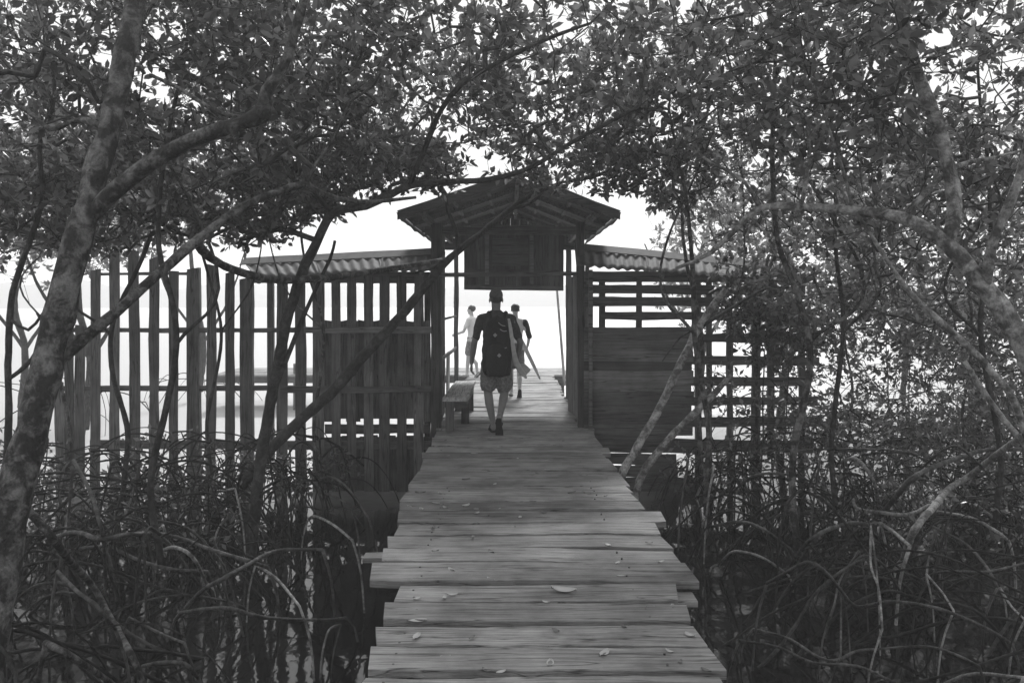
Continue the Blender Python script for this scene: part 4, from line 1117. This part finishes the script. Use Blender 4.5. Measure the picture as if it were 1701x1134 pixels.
def hand(mb, wr, d, out, curl=.5, s=1.0, thumb=1):
    """palm, four bent fingers of different length, thumb from the side. d: towards fingertips, out: back-of-hand normal"""
    d = Vector(d).normalized(); out = Vector(out).normalized(); side = d.cross(out).normalized() * thumb
    wr = Vector(wr)
    blob(mb, [wr, wr + d * .045 * s, wr + d * .085 * s], [.024 * s, .034 * s, .036 * s], 12, .5, out)
    for i, (off, L) in enumerate(((.027, .072), (.009, .08), (-.009, .074), (-.026, .058))):
        b = wr + d * .082 * s + side * off * s
        P = [b]; dirn = d.copy()
        for k, seg in enumerate((.42, .32, .26)):
            dirn = (Matrix.Rotation(curl * (.5 + .35 * k), 4, side * (-thumb)) @ dirn) if True else dirn
            P.append(P[-1] + dirn.normalized() * L * seg * s)
        blob(mb, P, [.0095 * s, .009 * s, .008 * s, .0068 * s], 8)
    b = wr + d * .03 * s + side * .03 * s
    blob(mb, [b, b + (d * .5 + side * .8).normalized() * .03 * s, b + (d * .5 + side * .8).normalized() * .03 * s + (d * .9 + side * .2 - out * .3).normalized() * .03 * s], [.013 * s, .011 * s, .009 * s], 8)

def foot(mb, ankle, yaw, pitch, s=1.0):
    """foot pointing +Y; pitch > 0 lifts the heel"""
    R = Matrix.Rotation(yaw, 3, 'Z') @ Matrix.Rotation(-pitch, 3, 'X')
    a = Vector(ankle)
    q = lambda x, y, z: a + R @ Vector((x, y, z)) * s
    blob(mb, [a + Vector((0, 0, .03)), q(0, 0, -.02), q(0, -.03, -.05)], [.038 * s, .037 * s, .032 * s], 12)
    blob(mb, [q(0, -.02, -.045), q(0, .07, -.042), q(0, .14, -.058)], [.034 * s, .036 * s, .036 * s], 12, .62, R @ Vector((0, 0, 1)))
    for i, (x, L) in enumerate(((.026, .05), (.010, .046), (-.004, .042), (-.017, .036), (-.029, .03))):
        blob(mb, [q(x, .15, -.066), q(x, .15 + L, -.07)], [.011 * s if i == 0 else .0085 * s, .009 * s if i == 0 else .007 * s], 8)
    return R

def sole(mb, ankle, yaw, pitch, s=1.0):
    R = Matrix.Rotation(yaw, 3, 'Z') @ Matrix.Rotation(-pitch, 3, 'X')
    a = Vector(ankle); out = []
    prof = [(-.07, .022), (-.05, .034), (0, .036), (.06, .038), (.12, .046), (.17, .048), (.205, .036), (.222, .015)]
    V = []
    for z in (-.108, -.088):
        for y, w_ in prof: V.append(a + R @ Vector((-w_, y, z)) * s)
        for y, w_ in reversed(prof): V.append(a + R @ Vector((w_, y, z)) * s)
    n = 2 * len(prof)
    mb.add([tuple(v) for v in V], [tuple(reversed(range(n))), tuple(range(n, 2 * n))] + [(i, (i + 1) % n, n + (i + 1) % n, n + i) for i in range(n)])
def thong(mb, ankle, yaw, pitch, s=1.0):
    R = Matrix.Rotation(yaw, 3, 'Z') @ Matrix.Rotation(-pitch, 3, 'X'); a = Vector(ankle)
    q = lambda x, y, z: tuple(a + R @ Vector((x, y, z)) * s)
    for sg in (-1, 1):
        p, r = catmull([q(0, .16, -.085), q(sg * .02, .12, -.03), q(sg * .043, .03, -.06), q(sg * .036, .0, -.09)], [.006] * 4, .02)
        tube(mb, p, r, 6)

def head(mb, c, s=1.0, yaw=0.0, tilt=0.0):
    """skull, jaw, nose, brow, lips and ears; faces +Y before yaw"""
    R = Matrix.Rotation(yaw, 3, 'Z') @ Matrix.Rotation(tilt, 3, 'X'); c = Vector(c)
    n0 = len(mb.v)
    ellipsoid(mb, (0, -.012, .03), (.074, .094, .09))
    ellipsoid(mb, (0, .022, -.03), (.058, .066, .085))
    ellipsoid(mb, (0, .062, -.085), (.026, .022, .02), 8)
    ellipsoid(mb, (0, .092, -.015), (.013, .02, .026), 8)
    ellipsoid(mb, (0, .078, -.052), (.024, .012, .008), 8)
    for sg in (-1, 1):
        ellipsoid(mb, (sg * .078, -.008, -.008), (.011, .020, .033), 8)
        ellipsoid(mb, (sg * .03, .078, .022), (.022, .012, .008), 8)
        ellipsoid(mb, (sg * .031, .074, .003), (.013, .010, .010), 8)
    for i in range(n0, len(mb.v)):
        V = mb.v[i]
        mb.v[i] = np.array([tuple(c + R @ (Vector(v) * s)) for v in V])

# ---- 1: the man walking away with cap and backpack -------------------------
S = 1.0
man = empty('person', (at(824, 500, 10.45).x, 10.45, 0))
tag(man, 'man in cap, dark top and patterned shorts walking away with a backpack', 'person')
b = MB()
hipL, hipR = (-.085, 0, .90), (.085, 0, .90)
kneeL, ankL = (-.10, .05, .49), (-.035, .04, .10)
kneeR, ankR = (.105, .10, .50), (.045, -.20, .205)
blob(b, [hipL, (-.085, .02, .72), kneeL], [.095, .078, .056]); blob(b, [kneeL, (-.085, .03, .37), (-.055, .035, .2), ankL], [.055, .056, .041, .034])
blob(b, [hipR, (.085, .05, .72), kneeR], [.095, .078, .056]); blob(b, [kneeR, (.092, .02, .42), (.066, -.10, .30), ankR], [.055, .056, .041, .034])
foot(b, (-.035, .04, .10), .12, 0); foot(b, (.045, -.20, .205), -.08, -1.05 if False else 1.05)
blob(b, [(0, 0, .90), (0, 0, 1.05), (0, -.01, 1.20), (0, -.01, 1.36)], [.135, .125, .15, .155], 18, .68, (0, 1, 0))
blob(b, [(-.15, -.01, 1.415), (0, -.01, 1.43), (.15, -.01, 1.415)], [.062, .07, .062])
blob(b, [(0, -.01, 1.42), (0, .015, 1.53), (0, .02, 1.60)], [.075, .056, .058])
head(b, (0, .035, 1.645), 1.02, 0, -.12)
shL, elL, wrL = (-.195, -.01, 1.40), (-.265, -.05, 1.12), (-.305, .02, .86)
shR, elR, wrR = (.195, -.01, 1.40), (.30, -.08, 1.12), (.255, .09, .90)
for sh, e, wv in ((shL, elL, wrL), (shR, elR, wrR)):
    m_ = tuple((Vector(e) + Vector(wv)) / 2)
    blob(b, [sh, tuple((Vector(sh) + Vector(e)) / 2), e], [.054, .046, .038]); blob(b, [e, m_, wv], [.040, .037, .026])
hand(b, wrL, (-.02, .12, -1), (-1, 0, .0), .45, 1.0, -1)
hand(b, wrR, (-.1, .25, -1), (1, .2, 0), .9, 1.0, 1)
fuse(b, 'body', M['skin'], man, .006, 5)
b = MB()   # T-shirt
blob(b, [(0, 0, .93), (0, 0, 1.05), (0, -.01, 1.20), (0, -.01, 1.37)], [.148, .142, .165, .165], 18, .72, (0, 1, 0))
blob(b, [(-.16, -.01, 1.41), (0, -.01, 1.425), (.16, -.01, 1.41)], [.068, .078, .068])
for sh, e in ((shL, elL), (shR, elR)):
    q = Vector(sh).lerp(Vector(e), .78); blob(b, [sh, tuple(Vector(sh).lerp(Vector(e), .4)), tuple(q)], [.060, .054, .050])
fuse(b, 'shirt', M['shirt'], man, .009, 3, fold=.012)
b = MB()   # shorts
blob(b, [(0, 0, .98), (0, 0, .86)], [.150, .165], 18, .78, (0, 1, 0))
blob(b, [(-.085, .0, .86), (-.093, .03, .70), (-.098, .045, .585)], [.104, .104, .108], 16)
blob(b, [(.085, .0, .86), (.093, .05, .70), (.100, .08, .575)], [.104, .104, .110], 16)
fuse(b, 'shorts', M['shorts'], man, .009, 2, fold=.016)
b = MB()   # hair showing under the cap
ellipsoid(b, (0, .01, 1.665), (.079, .097, .075)); fuse(b, 'hair', M['hair'], man, .006, 1, fold=.004)
b = MB()   # cap with crown, brim to the front and rear strap gap
ellipsoid(b, (0, .02, 1.70), (.086, .104, .088))
n = 14; V = []
for zt in (0, .006):
    for i in range(n + 1):
        a = math.pi * i / n
        for rr in (.85, 1.0):
            V.append((.085 * math.cos(a) * rr * (1 if rr < 1 else 1.02), .05 + (.07 if rr < 1 else .15) * math.sin(a), 1.698 + zt - .02 * (rr == 1.0) * math.sin(a)))
f = []
for i in range(n):
    for L in (0, 1):
        o_ = L * (n + 1) * 2; f.append((o_ + 2 * i, o_ + 2 * i + 1, o_ + 2 * i + 3, o_ + 2 * i + 2) if L else (o_ + 2 * i + 2, o_ + 2 * i + 3, o_ + 2 * i + 1, o_ + 2 * i))
    o_ = (n + 1) * 2; f.append((2 * i + 1, 2 * i + 3, o_ + 2 * i + 3, o_ + 2 * i + 1))
b.add(V, f)
cp = fuse(b, 'cap', M['cap'], man, .005, 1)
b = MB(); p, r = catmull([(-.075, -.03, 1.685), (-.04, -.082, 1.682), (0, -.092, 1.681), (.04, -.082, 1.682), (.075, -.03, 1.685)], [.008] * 5, .01); tube(b, p, r, 8)
o = b.build('cap_strap', M['strap'], cp, True); o.location = Vector(o.location) + Vector(world_loc(cp)); 
for sd_, (ank, yw, pt) in enumerate((((-.035, .04, .112), .12, 0), ((.045, -.20, .205), -.08, 1.05))):
    b = MB(); sole(b, ank, yw, pt); thong(b, ank, yw, pt)
    o = b.build('sandal', M['rubber'], man); o.location = Vector(o.location) + Vector(world_loc(man))

# backpack he wears
bp = empty('backpack', (man.location.x + .015, man.location.y - .2, .72)); bpo = Vector(bp.location)
tag(bp, 'black backpack worn by the man in the cap', 'backpack')
def local(mb, dx, dy, dz):
    for i in range(len(mb.v)): mb.v[i] = mb.v[i] + np.array([dx, dy, dz])
b = MB()   # relative to pack base
for sg in (-1, 1):
    blob(b, [(sg * .075, 0, .07), (sg * .08, -.015, .25), (sg * .075, -.01, .42), (sg * .055, .0, .58)], [.085, .097, .097, .085], 20, .95, (0, 1, 0))
    blob(b, [(sg * .11, .0, .05), (sg * .12, -.01, .25), (sg * .10, 0, .5)], [.062, .066, .062], 16)
blob(b, [(-.09, -.02, .06), (.09, -.02, .06)], [.075, .075], 14)
fuse(b, 'pack_body', M['black'], bp, .01, 3, fold=.016)
b = MB(); blob(b, [(0, -.125, .12), (0, -.135, .28)], [.13, .125], 16, .42, (0, 1, 0)); fuse(b, 'front_pocket', M['black'], bp, .009, 2, fold=.008)
b = MB(); blob(b, [(-.06, -.05, .63), (0, -.06, .66), (.06, -.05, .63)], [.07, .075, .07], 14, .7, (0, 1, 0)); fuse(b, 'lid', M['black'], bp, .01, 3, fold=.01)
for sg in (-1, 1):
    b = MB(); p, r = catmull([(sg * .07, .03, .64), (sg * .095, .10, .745), (sg * .11, .22, .76), (sg * .13, .30, .66), (sg * .14, .29, .45), (sg * .15, .12, .2)], [.024] * 6, .03); tube(b, p, r, 8)
    o = b.build('shoulder_strap', M['black'], bp, True); o.location = Vector(o.location) + bpo
for (x, z, s) in ((-.02, .50, .026), (.03, .26, .026)):      # small diamond lash tabs
    b = MB(); yb = -.15 if z > .4 else -.19
    b.add([(x - s, yb, z), (x, yb, z - s), (x + s, yb, z), (x, yb, z + s), (x - s, yb + .03, z), (x, yb + .03, z - s), (x + s, yb + .03, z), (x, yb + .03, z + s)], [(0, 1, 2, 3), (7, 6, 5, 4), (0, 4, 5, 1), (1, 5, 6, 2), (2, 6, 7, 3), (3, 7, 4, 0)])
    o = b.build('lash_tab', M['mark'], bp); o.location = Vector(o.location) + bpo
for (x0, z0, x1, z1) in ((.02, .65, .10, .61), (.04, .57, .12, .55), (.04, .36, .12, .35)):
    b = MB(); yb = -.145; p, r = catmull([(x0, yb + .02, z0), ((x0 + x1) / 2, yb, (z0 + z1) / 2 - .012), (x1, yb + .02, z1)], [.005] * 3, .01); tube(b, p, r, 6)
    o = b.build('compression_strap', M['mark'], bp, True); o.location = Vector(o.location) + bpo

def carried(name, label, P, W, T, base, tip=None):
    """narrow carried board: centre line P, widths W, thickness T; flat side faces the camera side"""
    r_ = empty(name, base); tag(r_, label, 'board')
    p, wd = catmull(P, W, .03)
    b = MB(); n = len(p); V = []
    for q, ww in zip(p, wd):
        for (sx, sy) in ((-.5, -.25), (-.35, -.5), (.35, -.5), (.5, -.25), (.5, .25), (.35, .5), (-.35, .5), (-.5, .25)):
            V.append((q[0] + sx * ww, q[1] + sy * T, q[2]))
    f = [(i * 8 + j, i * 8 + (j + 1) % 8, (i + 1) * 8 + (j + 1) % 8, (i + 1) * 8 + j) for i in range(n - 1) for j in range(8)]
    f += [tuple(reversed(range(8))), tuple(range((n - 1) * 8, n * 8))]
    b.add(V, f); b.build('blade', M['board'], r_)
    if tip:
        b = MB(); q = p[-1]; q0 = p[-3]
        tube(b, [q0, q, q + (q - q0) * .5], [wd[-1] * .62, wd[-1] * .6, .004], 8); b.build('tip', M['rubber'], r_)
YB = 10.22
carried('narrow_board', 'narrow pale board held upright under the right arm of the man in the cap',
        [tuple(at(845, 529, YB)), tuple(at(848, 545, YB)), tuple(at(852, 575, YB)), tuple(at(857, 600, YB + .05)), tuple(at(867, 619, YB + .1)), tuple(at(874, 628, YB + .12))],
        [.03, .045, .05, .07, .085, .03], .05, at(850, 600, YB))
carried('short_board', 'short pale flat board end showing beside the hand of the man in the cap',
        [tuple(at(868, 604, 10.6)), tuple(at(873, 614, 10.6)), tuple(at(866, 624, 10.6))], [.06, .13, .10], .03, at(870, 615, 10.6))

# ---- 2, 3: companions ahead -------------------------------------------------
def companion(label, px, Y, h, skin, top, bottom, yaw, arm_l, arm_r, stride, cloth='shirt', hairlong=0.0, lean=0.0):
    s = h / 1.76
    r_ = empty('person', (at(px, 500, Y).x, Y, 0)); tag(r_, label, 'person')
    sc = lambda v: tuple(Vector(v) * s)
    b = MB()
    def limb(P, R): blob(b, [sc(q) for q in P], [x * s for x in R], 12)
    aL = (-.07, stride, .10); aR = (.07, -stride, .10 + abs(stride) * .45)
    limb([(-.08, 0, .90), (-.08, stride * .6, .5)], [.088, .052]); limb([(-.08, stride * .6, .5), (-.075, stride * .8, .32), aL], [.05, .048, .032])
    limb([(.08, 0, .90), (.08, .08, .5)], [.088, .052]); limb([(.08, .08, .5), (.075, -.05 - stride * .3, .34), aR], [.05, .048, .032])
    foot(b, sc(aL), 0, 0, s); foot(b, sc(aR), 0, .8, s)
    blob(b, [sc((0, 0, .92)), sc((0, .0, 1.06)), sc((0, .0, 1.34))], [.125 * s, .115 * s, .145 * s], 16, .66, (0, 1, 0))
    limb([(-.13, 0, 1.41), (.13, 0, 1.41)], [.055, .055]); limb([(0, 0, 1.40), (0, .015, 1.55)], [.06, .05])
    head(b, sc((0, .025, 1.635)), s, 0, lean)
    for sh, (e, w_), th in (((-.175, 0, 1.40), arm_l, -1), ((.175, 0, 1.40), arm_r, 1)):
        limb([sh, e], [.048, .036]); limb([e, w_], [.036, .025])
        d = Vector(w_) - Vector(e); hand(b, sc(w_), d, (th, 0, .1), .6, s, th)
    fuse(b, 'body', M[skin], r_, .007, 4, yaw)
    b = MB()
    blob(b, [sc((0, 0, .95)), sc((0, 0, 1.1)), sc((0, 0, 1.35))], [.142 * s, .135 * s, .16 * s], 16, .72, (0, 1, 0))
    blob(b, [sc((-.15, 0, 1.405)), sc((.15, 0, 1.405))], [.064 * s, .064 * s], 12)
    for sh, (e, w_) in (((-.175, 0, 1.40), arm_l), ((.175, 0, 1.40), arm_r)):
        blob(b, [sc(sh), sc(tuple(Vector(sh).lerp(Vector(e), .6)))], [.06 * s, .055 * s], 12)
    fuse(b, top, M[cloth], r_, .01, 3, yaw, .01)
    b = MB()
    blob(b, [sc((0, 0, .98)), sc((0, 0, .86))], [.14 * s, .152 * s], 16, .78, (0, 1, 0))
    for sg, yk in ((-1, stride * .45), (1, .06)):
        blob(b, [sc((sg * .08, 0, .86)), sc((sg * .088, yk, .60))], [.096 * s, .092 * s], 14)
    fuse(b, bottom, M['shorts'], r_, .01, 2, yaw, .012)
    b = MB(); ellipsoid(b, sc((0, .0, 1.675)), (.083 * s, .10 * s, .083 * s))
    if hairlong: blob(b, [sc((0, -.06, 1.66)), sc((0, -.08, 1.66 - hairlong))], [.06 * s, .035 * s])
    fuse(b, 'hair', M['hair'], r_, .007, 1, yaw, .006)
    for ank, pt in ((aL, 0), (aR, .8)):
        b = MB(); sole(b, sc(ank), 0, pt, s)
        b.v = [np.array([tuple(Matrix.Rotation(yaw, 3, 'Z') @ Vector(v)) for v in V]) for V in b.v]
        o = b.build('sandal', M['rubber'], r_); o.location = Vector(o.location) + Vector(world_loc(r_))
    return r_
p2 = companion('person in light top with dark sleeves walking ahead carrying a long narrow board', 856, 14.3, 1.58, 'skin_pale', 'shirt', 'shorts', 0.05,
          ((-.27, -.02, 1.12), (-.26, .12, .92)), ((.26, -.06, 1.14), (.24, .1, .95)), .16, 'white_cloth')
b = MB(); blob(b, [(.155, -.01, 1.262), (.19, -.02, 1.18), (.235, -.055, 1.02)], [.058, .052, .046]); fuse(b, 'sleeve', M['black'], p2, .008, 2, 0.05, .006)
carried('long_board', 'long narrow pale board with dark tip slanting down beside the person ahead',
        [tuple(at(863, 556, 13.95)), tuple(at(872, 577, 13.9)), tuple(at(886, 606, 13.85)), tuple(at(896, 627, 13.8))], [.04, .075, .065, .03], .05, at(880, 600, 13.9), True)
p3 = companion('person in white top standing sideways at the far left of the gatehouse opening', 784, 17.8, 1.53, 'skin_pale', 'shirt', 'shorts', 1.15,
          ((-.25, .1, 1.12), (-.2, .34, 1.05)), ((.25, 0, 1.12), (.26, .1, .88)), .10, 'white_cloth')
